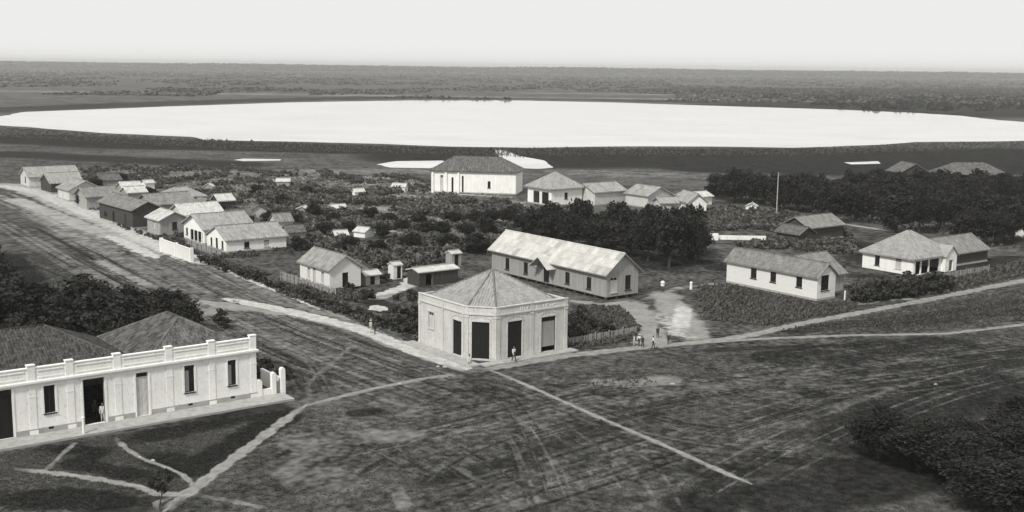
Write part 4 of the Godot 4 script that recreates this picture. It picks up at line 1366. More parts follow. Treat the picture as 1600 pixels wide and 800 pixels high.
	ribbon("footpath", [Vector2(-35.8, -84.0), Vector2(-32.2, -83.0), Vector2(-29.5, -82.0), Vector2(-26.5, -80.8), Vector2(-24.8, -79.4), Vector2(-22.8, -79.6)], 0.5, mat.sand, 0.012, "pale path in front of the white terrace")
	ribbon("footpath", [Vector2(-31.0, -90.5), Vector2(-29.9, -88.9), Vector2(-27.9, -86.6), Vector2(-25.7, -84.9), Vector2(-24.2, -83.4), Vector2(-22.5, -80.7)], 0.3, mat.sand, 0.016, "short curved path in the dark grass")
	ribbon("dirt_road", [Vector2(0.1, -116.2), Vector2(6.2, -121.0), Vector2(13.9, -124.8), Vector2(21.4, -127.9), Vector2(27.0, -131.3), Vector2(34.3, -137.7), Vector2(42.1, -143.6), Vector2(51.6, -151.0), Vector2(61.1, -158.5), Vector2(77.1, -171.3), Vector2(99.7, -189.7)], 1.2, mat.sand, 0.012, "pale dirt track curving past the right hand houses")
	ribbon("dirt_road", [Vector2(21.3, -127.2), Vector2(28.8, -129.8), Vector2(38.8, -131.9), Vector2(50.3, -133.4), Vector2(63.4, -140.0), Vector2(78.6, -148.4)], 0.65, mat.sand, 0.02, "lower branch of the pale dirt track")
	ribbon("dirt_road", [Vector2(-36.9, -149.2), Vector2(-30.1, -143.9), Vector2(-25.4, -140.0), Vector2(-17.5, -132.3), Vector2(-10.8, -123.0), Vector2(-4.0, -114.7)], 2.2, mat.pale_sand, 0.012, "pale sandy verge of the main street", 0.18)
	ribbon("dirt_road", [Vector2(-123.3, -283.5), Vector2(-108.4, -269.1), Vector2(-83.3, -231.5), Vector2(-68.3, -208.2), Vector2(-56.6, -189.8), Vector2(-46.5, -176.6)], 3.6, mat.pale_sand, 0.02, "wide sandy stretch of the main street", 0.5)
	ribbon("dirt_road", [Vector2(-70.0, -203.3), Vector2(-63.5, -193.4), Vector2(-54.6, -179.6)], 2.0, mat.pale_sand, 0.02, "pale blot of sand in the main street", 0.6)
	ribbon("dirt_road", [Vector2(-45.1, -174.9), Vector2(-35.2, -160.2), Vector2(-29.1, -151.4), Vector2(-23.5, -142.7)], 0.7, mat.pale_sand, 0.02, "thin pale strip along the hedge of the main street", 0.6)
	sheet("yard_sand", ragged_ring([Vector2(-17.8, -143.1), Vector2(-17.6, -145.4), Vector2(-16.7, -145.9), Vector2(-15.6, -144.7), Vector2(-15.2, -143.2), Vector2(-15.9, -142.0)], 0.5, 0.4, 16), mat.pale_sand, 0.02, "pale patch of ground behind the small cottage")
	ribbon("yard_sand", [Vector2(-17.9, -152.1), Vector2(-16.1, -154.8), Vector2(-14.1, -160.6), Vector2(-13.8, -167.6)], 2.2, mat.pale_sand, 0.016, "pale yard behind the corner shop")
	var walk := Geo.new()
	walk.obox(Transform3D(Basis(Vector3.UP, TURN), town(29.4, 95.25, 0.06)), Vector3(16.9, 0.13, 1.2))
	tag(part(walk, "sidewalk", mat.concrete), "pale paved sidewalk in front of the white terrace", "", "", "structure")
	var w2 := Geo.new()
	w2.obox(Transform3D(Basis(Vector3.UP, TURN), town(66.6, 101.2, 0.03)), Vector3(0.75, 0.1, 6.4))
	w2.obox(Transform3D(Basis(Vector3.UP, TURN), town(73.4, 94.6, 0.03)), Vector3(6.04, 0.1, 0.65))
	tag(part(w2, "sidewalk", mat.concrete), "narrow sidewalk round the corner shop", "", "", "structure")

func build_town() -> void:
	corner_store()
	parapet_house()
	long_hall()
	hip_house()
	house("white_house", "long white board house with grey tile roof and three side windows", "house", town(123, 97.6), 3.7, 15.9, 3.35, {"wall": mat.white_boards, "roof": mat.clay_tile, "kind": "ridge_v", "rise": 1.5, "over": 0.35, "piece": 0.5, "tile": 0.3,
		"side": [["window", 10.4, 1.35, 1.05, 1.4], ["window", 6.95, 1.35, 1.0, 1.4], ["window", 2.5, 1.35, 1.0, 1.4]], "front": [["window", 0.75, 1.25, 1.6, 2.0]]})
	house("annex", "low tiled annex joined to the back of the long white house", "annex", town(126.75, 100.6), 5.6, 7.0, 2.6, {"wall": mat.grey_boards, "roof": mat.clay_tile, "kind": "ridge_u", "rise": 2.3, "tile": 0.34})
	house("annex", "dark outbuilding with grey tile roof beside the pyramid roofed house", "annex", town(161.6, 103.5), 10.5, 6.5, 2.2, {"wall": mat.dark_boards, "roof": mat.clay_tile, "kind": "ridge_u", "rise": 1.9, "tile": 0.4})
	house("small_house", "small white fronted cottage with steep pale roof above the hedge", "house", town(73.4, 138.1), 4.7, 8.6, 3.1, {"wall": mat.white_boards, "roof": mat.pale_tile, "kind": "ridge_v", "rise": 1.6, "over": 0.35, "base": 0.3, "tile": 0.36, "piece": 0.8,
		"side": [["closed_window", 5.6, 0.8, 0.8, 1.6], ["pale_door", 3.9, 0.35, 0.9, 2.2], ["closed_window", 1.6, 0.8, 0.8, 1.6]], "front": [["door", 1.9, 0.35, 0.9, 2.0]]})
	house("shed", "grey board lean-to behind the small cottage", "shed", town(78.25, 140.0), 2.2, 5.0, 2.5, {"wall": mat.grey_boards, "roof": mat.old_tile, "kind": "ridge_v", "rise": 0.9, "over": 0.25, "battens": 0.4})
	# the row along the left street
	var row := "houses in a row along the main street"
	house("street_house", "white gable fronted house with pale roof in the street row", "house", town(75.0, 175.4), 10.3, 8.1, 2.15, {"group": row, "turn": TURN + rng.randf_range(-0.035, 0.035), "wall": mat.limewash, "roof": mat.pale_tile, "kind": "ridge_u", "rise": 1.75, "over": 0.3, "tile": 0.42, "side": [["window", 1.2, 0.5, 0.8, 1.3], ["door", 3.5, 0.1, 0.9, 1.9], ["window", 5.8, 0.5, 0.8, 1.3]], "front": [["window", 3.0, 0.6, 0.9, 1.0], ["closed_window", 6.4, 0.6, 0.9, 1.0]]})
	var porch := house("street_house", "house with open columned porch next to the white gable", "house", town(75.6, 185.6), 8.6, 9.0, 2.75, {"group": row, "turn": TURN + rng.randf_range(-0.035, 0.035), "wall": mat.limewash, "roof": mat.pale_tile, "kind": "ridge_u", "rise": 1.9, "over": 0.5, "tile": 0.42, "side": [["open", 0.8, 0.1, 5.2, 1.9], ["window", 7.2, 0.8, 0.9, 1.2]]})
	for k in 4:
		var c := Geo.new()
		c.tube(Vector3(-0.1, 0, -0.9 - k * 1.65), Vector3(-0.1, 2.0, -0.9 - k * 1.65), 0.13, 0.11, 8)
		part(c, "porch_column", mat.white_paint, porch)
	house("street_house", "grey gabled house with bright roof slope behind the white wall", "house", town(73.4, 199.9), 5.2, 5.8, 2.85, {"group": row, "turn": TURN + rng.randf_range(-0.035, 0.035), "wall": mat.grey_boards, "roof": mat.zinc, "kind": "ridge_v", "rise": 1.2, "over": 0.4, "tile": 0.45, "front": [["window", 2.2, 0.9, 0.9, 1.3]], "side": [["closed_window", 2.2, 0.9, 0.9, 1.3]]})
	house("street_house", "bright roofed long house behind the grey gabled house", "house", town(79.2, 203.5), 7.4, 7.0, 2.9, {"group": row, "turn": TURN + rng.randf_range(-0.035, 0.035), "wall": mat.pale_plaster, "roof": mat.zinc, "kind": "ridge_u", "rise": 1.6, "tile": 0.45})
	house("street_house", "dark walled long house with grey roof in the street row", "house", town(72.2, 210.2), 5.6, 17.0, 3.6, {"group": row, "turn": TURN + rng.randf_range(-0.035, 0.035), "wall": mat.dark_boards, "roof": mat.clay_tile, "kind": "ridge_v", "rise": 1.3, "over": 0.4, "tile": 0.45, "side": [["window", 3.0, 1.0, 1.0, 1.4], ["door", 9.0, 0.1, 1.1, 2.2]]})
	house("street_house", "wide grey roofed house set back behind the dark walled one", "house", town(79.0, 219.0), 8.5, 8.0, 3.2, {"group": row, "turn": TURN + rng.randf_range(-0.035, 0.035), "wall": mat.grey_boards, "roof": mat.clay_tile, "kind": "ridge_u", "rise": 1.6, "tile": 0.45})
	house("street_house", "pale walled house with small hip roof farther up the row", "house", town(86.5, 231.0), 8.0, 6.0, 3.0, {"group": row, "turn": TURN + rng.randf_range(-0.035, 0.035), "wall": mat.limewash, "roof": mat.pale_tile, "kind": "hip", "rise": 1.6, "tile": 0.5})
	house("street_house", "brown tiled house with low eaves far up the row", "house", town(74.5, 244.0), 6.6, 7.0, 2.6, {"group": row, "turn": TURN + rng.randf_range(-0.035, 0.035), "wall": mat.grey_boards, "roof": mat.clay_tile, "kind": "ridge_u", "rise": 1.5, "tile": 0.5})
	house("street_house", "pale tiled house beyond the low eaved brown one", "house", town(75.5, 259.0), 7.0, 7.5, 2.6, {"group": row, "turn": TURN + rng.randf_range(-0.035, 0.035), "wall": mat.pale_plaster, "roof": mat.pale_tile, "kind": "ridge_v", "rise": 1.7, "tile": 0.5})
	house("street_house", "grey house with steep roof near the far end of the row", "house", town(76.5, 276.0), 7.0, 7.5, 2.6, {"group": row, "turn": TURN + rng.randf_range(-0.035, 0.035), "wall": mat.dark_boards, "roof": mat.pale_tile, "kind": "ridge_u", "rise": 1.8, "tile": 0.5})
	house("street_house", "long pale building closing the far end of the row", "house", town(76.0, 292.0), 11.5, 8.0, 2.7, {"group": row, "turn": TURN + rng.randf_range(-0.035, 0.035), "wall": mat.pale_plaster, "roof": mat.pale_tile, "kind": "ridge_u", "rise": 1.9, "tile": 0.5, "side": [["window", 3.0, 1.0, 1.0, 1.4]]})
	for p in [[85.5, 187.5, 3.6, 4.2], [90.2, 189.0, 3.0, 3.4], [88.0, 203.0, 4.4, 4.0], [93.2, 206.0, 3.0, 3.2], [88.6, 220.5, 4.0, 4.4], [84.0, 247.0, 4.2, 4.0], [80.5, 230.0, 3.4, 4.6], [87.0, 259.0, 4.2, 5.0], [87.6, 179.0, 3.0, 3.0], [87.6, 275.0, 4.6, 5.0], [83.6, 196.6, 3.2, 3.0], [94.0, 223.0, 3.4, 3.6]]:
		house("yard_shed", "small weathered shed in the yards behind the street row", "shed", town(p[0], p[1]), p[2], p[3], rng.randf_range(1.8, 2.7), {"group": "sheds behind the street row", "turn": TURN + rng.randf_range(-0.12, 0.12), "wall": [mat.grey_boards, mat.dark_boards, mat.pale_plaster][int(p[0] * 10) % 3], "roof": [mat.clay_tile, mat.zinc, mat.old_tile][int(p[1] * 10) % 3], "kind": "ridge_u" if int(p[1]) % 2 else "ridge_v", "rise": rng.randf_range(0.6, 1.2), "over": 0.25, "tile": 0.5, "plinth": false})
	# by the inlet
	var a: Vector2 = Vector2(-19.3, -279.3)
	var b: Vector2 = Vector2(0.7, -275.8)
	var hall := house("lakeside_hall", "large white hall with low brown hip roof near the inlet", "building", Vector3(a.x, 0, a.y), a.distance_to(b), 9.5, 5.5, {"turn": -atan2(b.y - a.y, b.x - a.x), "wall": mat.limewash, "roof": mat.old_tile, "kind": "hip", "rise": 2.9, "over": 0.5, "tile": 0.5,
		"front": [["closed_window", 2.2, 0.6, 0.7, 3.6], ["window", 4.9, 0.3, 0.5, 3.4], ["open", 7.4, 0.2, 0.45, 3.9], ["window", 13.6, 1.4, 0.7, 1.6]]})
	for x in [0.4, 3.6, 6.6]:
		var p := Geo.new()
		p.box(Vector3(x - 0.25, 0, 0.055), Vector3(x + 0.25, 5.2, 0.3))
		part(p, "buttress", mat.limewash, hall)
	house("lakeside_house", "white house with tall pale hip roof behind the dark grove", "house", town(158.8, 197.8), 8.6, 8.4, 4.1, {"wall": mat.limewash, "roof": mat.pale_tile, "kind": "hip", "rise": 2.8, "over": 0.6, "tile": 0.5, "side": [["open", 1.0, 0.3, 2.4, 2.6], ["open", 4.2, 0.3, 2.2, 2.6]], "front": [["window", 3.6, 1.4, 0.9, 1.4]]})
	house("lakeside_house", "low grey roofed house adjoining the tall white hip roofed one", "house", town(167.8, 194.0), 9.0, 7.5, 3.0, {"wall": mat.pale_plaster, "roof": mat.pale_tile, "kind": "ridge_u", "rise": 1.5, "tile": 0.5})
	house("lakeside_house", "small house with grey gable roof behind the grove", "house", town(174.5, 184.5), 7.0, 7.0, 2.8, {"wall": mat.pale_plaster, "roof": mat.pale_tile, "kind": "ridge_v", "rise": 1.6, "tile": 0.5})
	house("lakeside_house", "narrow pale shed at the end of the grove houses", "shed", town(182.5, 181.0), 8.0, 4.0, 2.2, {"wall": mat.limewash, "roof": mat.zinc, "kind": "ridge_u", "rise": 0.8, "tile": 0.5})
	house("gable_cottage", "tiny white gable cottage in front of the dark woods", "house", Vector3(36.3, 0, -243.0), 4.0, 7.5, 2.6, {"turn": 0.25, "wall": mat.limewash, "roof": mat.pale_tile, "kind": "ridge_v", "rise": 1.6, "tile": 0.5, "front": [["open", 2.2, 0.1, 0.9, 1.6]]})
	house("gable_cottage", "low pale shed left of the tiny gable cottage", "shed", Vector3(31.0, 0, -246.0), 4.6, 4.0, 2.0, {"turn": 0.25, "wall": mat.pale_plaster, "roof": mat.pale_tile, "kind": "ridge_u", "rise": 0.9, "tile": 0.5})
	house("shed", "open dark shed with grey roof among the trees", "shed", town(164.5, 133.0), 9.5, 6.0, 2.6, {"wall": mat.dark_boards, "roof": mat.clay_tile, "kind": "ridge_u", "rise": 1.5, "tile": 0.5})
	house("shed", "small dark lean-to in front of the grey roofed shed", "shed", town(160.2, 131.5), 4.0, 5.0, 2.0, {"wall": mat.dark_boards, "roof": mat.old_tile, "kind": "ridge_v", "rise": 1.0, "tile": 0.5})
	house("far_barn", "long dim roofed barn beyond the dark woods", "barn", Vector3(112.0, 0, -306.0), 17.0, 9.0, 3.4, {"turn": 0.12, "wall": mat.dark_boards, "roof": mat.old_tile, "kind": "hip", "rise": 2.6, "tile": 0.6})
	house("far_barn", "smaller dim barn with gabled roof beyond the woods", "barn", Vector3(101.5, 0, -310.0), 8.0, 8.0, 3.4, {"turn": 0.12, "wall": mat.dark_boards, "roof": mat.old_tile, "kind": "ridge_v", "rise": 2.2, "tile": 0.6})
	house("edge_house", "small pale walled house at the edge of the woods", "house", Vector3(92.5, 0, -214.0), 8.0, 7.0, 3.2, {"turn": 0.1, "wall": mat.limewash, "roof": mat.old_tile, "kind": "ridge_u", "rise": 1.8, "tile": 0.5})
	# sheds and privies in the back yards
	house("privy", "tall narrow white privy in the back yard", "shed", Vector3(-16.6, 0, -163.9), 1.4, 1.5, 2.1, {"wall": mat.white_boards, "roof": mat.zinc, "kind": "ridge_u", "rise": 0.3, "over": 0.12, "tile": 0.0, "plinth": false, "front": [["door", 0.55, 0.05, 0.7, 1.8]]})
	house("privy", "small dark boarded privy behind the long metal roofed building", "shed", Vector3(-9.0, 0, -175.4), 1.7, 1.7, 2.0, {"wall": mat.grey_boards, "roof": mat.zinc, "kind": "ridge_u", "rise": 0.3, "over": 0.12, "tile": 0.0, "plinth": false, "front": [["door", 0.5, 0.05, 0.7, 1.7]]})
	house("shed", "low yard shed with pale flat roof behind the corner shop", "shed", Vector3(-12.6, 0, -158.5), 6.4, 3.0, 2.1, {"wall": mat.dark_boards, "roof": mat.zinc, "kind": "ridge_u", "rise": 0.35, "over": 0.2, "tile": 0.0, "plinth": false, "front": [["open", 1.0, 0.05, 1.2, 1.7]]})
	house("shed", "small pale roofed hutch beside the cottage", "shed", Vector3(-19.9, 0, -158.8), 2.2, 2.0, 1.6, {"wall": mat.grey_boards, "roof": mat.zinc, "kind": "ridge_u", "rise": 0.4, "over": 0.25, "tile": 0.0, "plinth": false, "front": [["open", 0.7, 0.05, 0.8, 1.2]]})
	var spots := [Vector3(-72.0, 0, -274.4), Vector3(-35.6, 0, -266.0), Vector3(-36.2, 0, -236.8), Vector3(-25.6, 0, -203.7), Vector3(-30.2, 0, -200.3), Vector3(-86.7, 0, -278.5), Vector3(-43.1, 0, -232.1), Vector3(-28.6, 0, -279.0), Vector3(-57.6, 0, -287.7), Vector3(49.3, 0, -248.9)]
	for i in spots.size():
		house("scrub_hut", "tiny pale roofed hut half hidden in the scrub", "hut", spots[i], rng.randf_range(1.6, 3.6), rng.randf_range(1.6, 2.6), rng.randf_range(1.0, 1.6), {"turn": rng.randf_range(-0.4, 1.2), "group": "huts half hidden in the scrub", "wall": mat.limewash if i % 2 else mat.grey_boards, "roof": mat.zinc, "kind": "ridge_u" if i % 3 else "ridge_v", "rise": 0.6, "over": 0.2, "tile": 0.0, "plinth": false})

func wood_label(p: Vector3) -> String:
	if p.z < -262.0: return "tree at the back of the dark wood toward the lake and barns"
	if p.x < 66.0: return "dark tree at the end of the wood near the tall bare pole"
	if p.x < 88.0: return "dark tree of the wood behind the pyramid roofed house"
	return "dark tree of the wood around the small pale edge house"

func grow() -> void:
	for f in [[67, 80, 93.5, 107.5], [13, 44.5, 93.5, 110], [99, 106.5, 112, 139], [122, 132, 96.5, 114], [149.5, 173, 101, 112], [73, 82, 137.5, 147.5], [74, 90, 174, 196], [72, 93, 199, 241], [73, 96, 243, 303], [158, 192, 180, 207], [160, 175, 131, 140]]:
		footprints.append(f)
	var grove := "dark trees of the grove behind the long building"
	var k := 0
	for p in [[Vector3(5.1, 0, -206.1), 6.8, 6], [Vector3(8.5, 0, -206.3), 6.8, 6], [Vector3(12.0, 0, -203.5), 7.1, 6.5], [Vector3(15.4, 0, -202.3), 7.2, 6.5], [Vector3(18.6, 0, -198.1), 7.6, 6.5], [Vector3(21.6, 0, -194.1), 7.8, 7], [Vector3(24.4, 0, -189.0), 8.5, 7], [Vector3(26.6, 0, -182.8), 8.8, 6.5], [Vector3(27.9, 0, -179.3), 7.8, 5.5], [Vector3(21.2, 0, -182.4), 9.0, 7], [Vector3(23.7, 0, -176.7), 9.3, 6.5], [Vector3(30.0, 0, -190.7), 6.6, 5.5], [Vector3(24.4, 0, -203.0), 6.8, 6], [Vector3(27.8, 0, -198.8), 6.3, 6], [Vector3(22.0, 0, -212.2), 5.4, 5.5], [Vector3(6.5, 0, -198.7), 6.6, 6], [Vector3(9.8, 0, -196.0), 6.6, 6], [Vector3(13.2, 0, -193.5), 7, 6.5], [Vector3(16.3, 0, -191.0), 7.2, 6.5], [Vector3(19.1, 0, -187.3), 7.4, 6.5], [Vector3(3.6, 0, -210.7), 6, 5.5], [Vector3(7.2, 0, -214.3), 5.8, 6], [Vector3(11.0, 0, -213.0), 5.6, 6]]:
		tree(k, p[0], p[1] * rng.randf_range(0.72, 1.16), p[2] * rng.randf_range(0.75, 1.1), "dark dense tree in the grove behind the long metal roofed building", grove)
		k += 1
	for p in [[Vector3(2.1, 0, -213.9), 4.2, 5], [Vector3(-0.7, 0, -222.4), 3.8, 4.6], [Vector3(-4.0, 0, -224.0), 3.4, 4.4], [Vector3(-7.1, 0, -221.9), 3.0, 4.2], [Vector3(-11.4, 0, -221.5), 3.0, 4.0], [Vector3(-14.9, 0, -206.1), 3.0, 4.2], [Vector3(-16.6, 0, -190.0), 3.0, 4.4], [Vector3(-10.4, 0, -190.4), 3.2, 4.6], [Vector3(-5.7, 0, -188.1), 3.4, 5], [Vector3(-22.9, 0, -220.6), 2.6, 4], [Vector3(-28.0, 0, -227.6), 2.8, 4.4], [Vector3(-33.6, 0, -219.7), 2.6, 3.6], [Vector3(-29.5, 0, -211.4), 2.2, 3.2], [Vector3(-39.0, 0, -230.5), 2.8, 3.4], [Vector3(-33.5, 0, -207.8), 2.4, 3.6], [Vector3(-22.5, 0, -203.9), 2.8, 3.4], [Vector3(-20.0, 0, -212.1), 2.4, 3.2], [Vector3(-17.3, 0, -217.5), 3.0, 3.6], [Vector3(-12.5, 0, -207.8), 2.6, 3.6], [Vector3(-7.9, 0, -205.1), 3.0, 3.8], [Vector3(-4.6, 0, -210.1), 3.4, 4.0], [Vector3(-26.1, 0, -189.3), 2.6, 3.4], [Vector3(-21.4, 0, -185.7), 2.8, 3.8], [Vector3(-48.8, 0, -248.7), 2.6, 3.2], [Vector3(-46.9, 0, -268.8), 2.4, 3.0], [Vector3(-58.3, 0, -267.6), 2.8, 3.6]]:
		tree(k, p[0], p[1], p[2], "low dark tree in the scrub between the hall and the long building", "low trees in the scrub", "scrub_tree")
		k += 1
	# the dark wood on the right
	for row in [[50.5, -283.1, 67.9, -284.9, 4.6], [47.5, -275.8, 155.5, -286.8, 6.0], [49.9, -263.1, 147.9, -272.6, 6.6], [56.4, -247.4, 138.5, -254.9, 7.2], [63.3, -232.6, 129.6, -238.3, 7.4], [71.2, -219.5, 121.9, -223.6, 7.6], [78.6, -205.6, 111.3, -208.1, 7.0]]:
		var a := Vector3(row[0], 0, row[1])
		var b := Vector3(row[2], 0, row[3])
		var s := 0.0
		while s < a.distance_to(b):
			var p := a + (b - a).normalized() * s
			tree(k, p + Vector3(rng.randf_range(-1, 1), 0, rng.randf_range(-2.5, 2.5)), row[4] * rng.randf_range(0.75, 1.25), rng.randf_range(6.0, 8.0), wood_label(p), "trees of the dark wood", "wood_tree")
			k += 1
			s += rng.randf_range(3.8, 5.6)
	# behind the white terrace
	for p in [[town(43.5, 119), 6.4, 7.1], [town(39, 122), 6.8, 8.0], [town(34, 121), 6.8, 8.0], [town(45, 128), 5.9, 6.9], [town(39, 131), 6.6, 8.0], [town(33, 133), 7.1, 8.6], [town(28, 125), 7.8, 9.2], [town(25, 140), 8.3, 9.2], [town(33, 146), 7.1, 8.6], [town(26, 155), 8.3, 9.2], [town(35, 160), 6.6, 8.0], [town(30, 172), 7.6, 9.2], [town(38, 178), 5.9, 8.0], [town(22, 116), 7.6, 8.6], [town(46, 122), 5.6, 6], [town(41, 115), 6.0, 6.5], [town(36, 114), 6.4, 7], [town(30, 116), 7, 8], [town(42, 126), 6.4, 7], [town(48, 126), 4.4, 5]]:
		tree(k, p[0], p[1], p[2], "dark leafy tree crowding behind the white terrace", "trees behind the white terrace", "yard_tree")
		k += 1
	# dark crowns rising at the lower right of the square
	for p in [[Vector3(28.8, 0, -88.8), 4.3, 5.2], [Vector3(31.0, 0, -86.1), 4.0, 6.4], [Vector3(33.8, 0, -82.7), 4.2, 7.4], [Vector3(38.0, 0, -84.9), 4.6, 7.4], [Vector3(41.4, 0, -91.8), 4.2, 7.0], [Vector3(34.5, 0, -88.4), 3.6, 6], [Vector3(33.7, 0, -77.7), 4.0, 7.5]]:
		tree(k, p[0], p[1], p[2], "broad black crowned tree at the edge of the open square", "trees at the edge of the square", "square_tree", true)
		k += 1
	# hedges and shrubs one can pick out
	for i in 20:
		bush(i, Vector3(45.5, 0, -151.4).lerp(Vector3(60.1, 0, -161.2), i / 19.0) + Vector3(rng.randf_range(-0.3, 0.3), 0, rng.randf_range(-0.5, 0.5)), rng.randf_range(1.7, 2.3), "dark hedge bush in front of the pyramid roofed house", "hedge before the pyramid roofed house", "hedge_bush")
	for i in 26:
		bush(i, town(68.4, 110.0 + i * 2.35) + Vector3(rng.randf_range(-0.3, 0.3), 0, rng.randf_range(-0.3, 0.3)), rng.randf_range(0.8, 1.3), "bush in the hedge along the main street", "hedge along the main street", "hedge_bush")
	for i in 12:
		bush(i, town(rng.randf_range(68.5, 76), rng.randf_range(108.5, 116)), rng.randf_range(1.2, 2.0), "dark shrub beside the corner shop's back wall", "shrubs behind the corner shop", "shrub")
	for i in 34:
		bush(i, town(rng.randf_range(80.6, 88), rng.randf_range(96.5, 109.5)), rng.randf_range(1.0, 1.7), "dark shrub in the overgrown plot beside the corner shop", "shrubs in the overgrown plot", "shrub")
	for i in 12:
		bush(i, town(rng.randf_range(46, 48.5), rng.randf_range(99, 112)), rng.randf_range(0.9, 1.5), "dark shrub along the side of the white terrace", "shrubs at the terrace's side", "shrub")
	for p in [Vector3(-33.7, 0, -134.5), Vector3(-32.7, 0, -132.2), Vector3(-18.4, 0, -148.6), Vector3(-17.8, 0, -162.3), Vector3(-21.7, 0, -155.0), Vector3(-13.9, 0, -141.0), Vector3(-12.4, 0, -137.4), Vector3(-12.7, 0, -149.0), Vector3(-14.7, 0, -148.8)]:
		bush(k, p, rng.randf_range(0.7, 1.5), "single dark bush standing in the open", "bushes standing in the open", "shrub")
		k += 1
	# a sapling in the grass at the path fork
	var sap := thing("sapling", "sparse dark sapling beside the fork of the pale paths", "tree", Vector3(-23.5, 0, -76.2), 0.4)
	part(trunk_mesh(777, 2.6, 0.07, 0.9), "trunk", mat.bark, sap)
	var sc := part(crown_mesh(778, Vector3(0.85, 0.95, 0.85), 15, 26, 0.13, 0.012, 0.04, 1.2), "crown", mat.leaf, sap)
	sc.position.y = 2.1
	# scrub
	var cl := noise(91, 0.05, 3)
	var sb: Mesh = crown_mesh(500, Vector3(1.0, 0.7, 1.0), 7, 26, 0.22, 0.04, 0.13)
	var low: Mesh = crown_mesh(501, Vector3(0.6, 0.32, 0.6), 5, 12, 0.17, 0.03, 0.09)
	scatter("scrub", "tangled scrub between the street row and the long building", "scrub", sb, inside([Vector2(-65.0, -238.4), Vector2(-57.1, -276.0), Vector2(-27.4, -279.1), Vector2(4.0, -253.8), Vector2(3.5, -215.7), Vector2(-3.4, -205.4), Vector2(-3.1, -185.7), Vector2(-14.4, -175.8), Vector2(-14.7, -167.6), Vector2(-23.0, -175.3), Vector2(-34.9, -193.4), Vector2(-41.6, -220.8)], 2600, cl, -0.02), 0.6, 2.3, 0.5)
	scatter("scrub", "loose scrub on the flat before the lake", "scrub", sb, inside([Vector2(-126.6, -333.3), Vector2(-94.0, -346.4), Vector2(-28.0, -320.0), Vector2(-15.4, -280.4), Vector2(-66.4, -243.7), Vector2(-89.0, -272.6)], 1300, cl, 0.0), 0.5, 1.6)
	scatter("scrub", "dark scrub along the wood and behind the white house", "scrub", sb, inside([Vector2(33.6, -247.5), Vector2(49.7, -254.6), Vector2(64.5, -227.9), Vector2(56.1, -189.9), Vector2(50.6, -192.8), Vector2(36.9, -198.8), Vector2(44.5, -203.8), Vector2(48.2, -221.1), Vector2(34.8, -216.6)], 700, cl, -0.3), 0.7, 2.0)
	scatter("scrub", "scrub along the hedge of the main street", "scrub", sb, inside([Vector2(-46.2, -179.6), Vector2(-30.1, -161.5), Vector2(-16.3, -148.8), Vector2(-12.2, -149.0), Vector2(-10.4, -126.0), Vector2(-18.1, -137.1), Vector2(-32.5, -155.7)], 600, cl, -0.2), 0.4, 1.1)
	scatter("undergrowth", "dark rough growth in front of the long white house", "undergrowth", low, inside([Vector2(25.7, -161.1), Vector2(30.4, -162.3), Vector2(39.0, -150.2), Vector2(44.9, -150.6), Vector2(42.6, -145.6), Vector2(30.2, -136.1), Vector2(23.2, -139.3)], 2600), 0.6, 1.5)
	scatter("undergrowth", "dark growth in the plot beside the corner shop", "undergrowth", low, inside([Vector2(6.8, -138.4), Vector2(6.3, -123.6), Vector2(13.9, -128.1), Vector2(15.1, -135.3), Vector2(13.7, -145.6), Vector2(8.6, -146.9)], 1500), 0.6, 1.6)
	scatter("undergrowth", "dark growth under the pyramid roofed house", "undergrowth", low, inside([Vector2(48.5, -166.4), Vector2(65.4, -170.0), Vector2(82.6, -188.5), Vector2(76.1, -173.4), Vector2(59.3, -158.4), Vector2(45.1, -151.4)], 1500), 0.8, 1.9)
	scatter("undergrowth", "dark growth between the two branches of the track", "undergrowth", low, inside([Vector2(31.2, -134.1), Vector2(41.4, -141.3), Vector2(59.0, -153.1), Vector2(71.7, -162.9), Vector2(62.5, -141.4), Vector2(50.8, -134.8), Vector2(39.1, -133.2)], 2200), 0.35, 0.9)
	scatter("undergrowth", "dark growth on the wood's floor", "undergrowth", low, inside([Vector2(46.9, -279.9), Vector2(73.8, -225.9), Vector2(86.1, -192.0), Vector2(118.9, -267.3), Vector2(82.9, -306.5)], 2500), 0.8, 2.2)
	var pale: Mesh = crown_mesh(502, Vector3(0.8, 0.5, 0.8), 6, 18, 0.2, 0.13, 0.36)
	scatter("scrub", "pale dry scrub among the darker bushes", "scrub", pale, inside([Vector2(-66.3, -238.3), Vector2(-60.1, -290.5), Vector2(-26.4, -302.5), Vector2(5.6, -262.4), Vector2(-0.1, -229.0), Vector2(-15.2, -184.9), Vector2(-23.8, -181.1), Vector2(-35.6, -196.9), Vector2(-42.5, -225.3)], 2600, noise(98, 0.12, 3), 0.0), 0.4, 1.3)
	scatter("scrub", "pale dry scrub on the flat before the lake", "scrub", pale, inside([Vector2(-123.7, -325.5), Vector2(-91.7, -337.9), Vector2(-27.2, -311.0), Vector2(-16.9, -280.2), Vector2(-67.9, -249.2), Vector2(-89.0, -272.6)], 1500, noise(99, 0.1, 3), 0.0), 0.5, 1.5)
	scatter("scrub", "weeds between the houses of the street row", "scrub", sb, inside([Vector2(-114.4, -284.5), Vector2(-114.2, -318.8), Vector2(-61.2, -238.7), Vector2(-36.0, -193.3), Vector2(-34.2, -183.5), Vector2(-46.2, -179.6), Vector2(-68.8, -209.8)], 700, cl, -0.2), 0.3, 1.0)
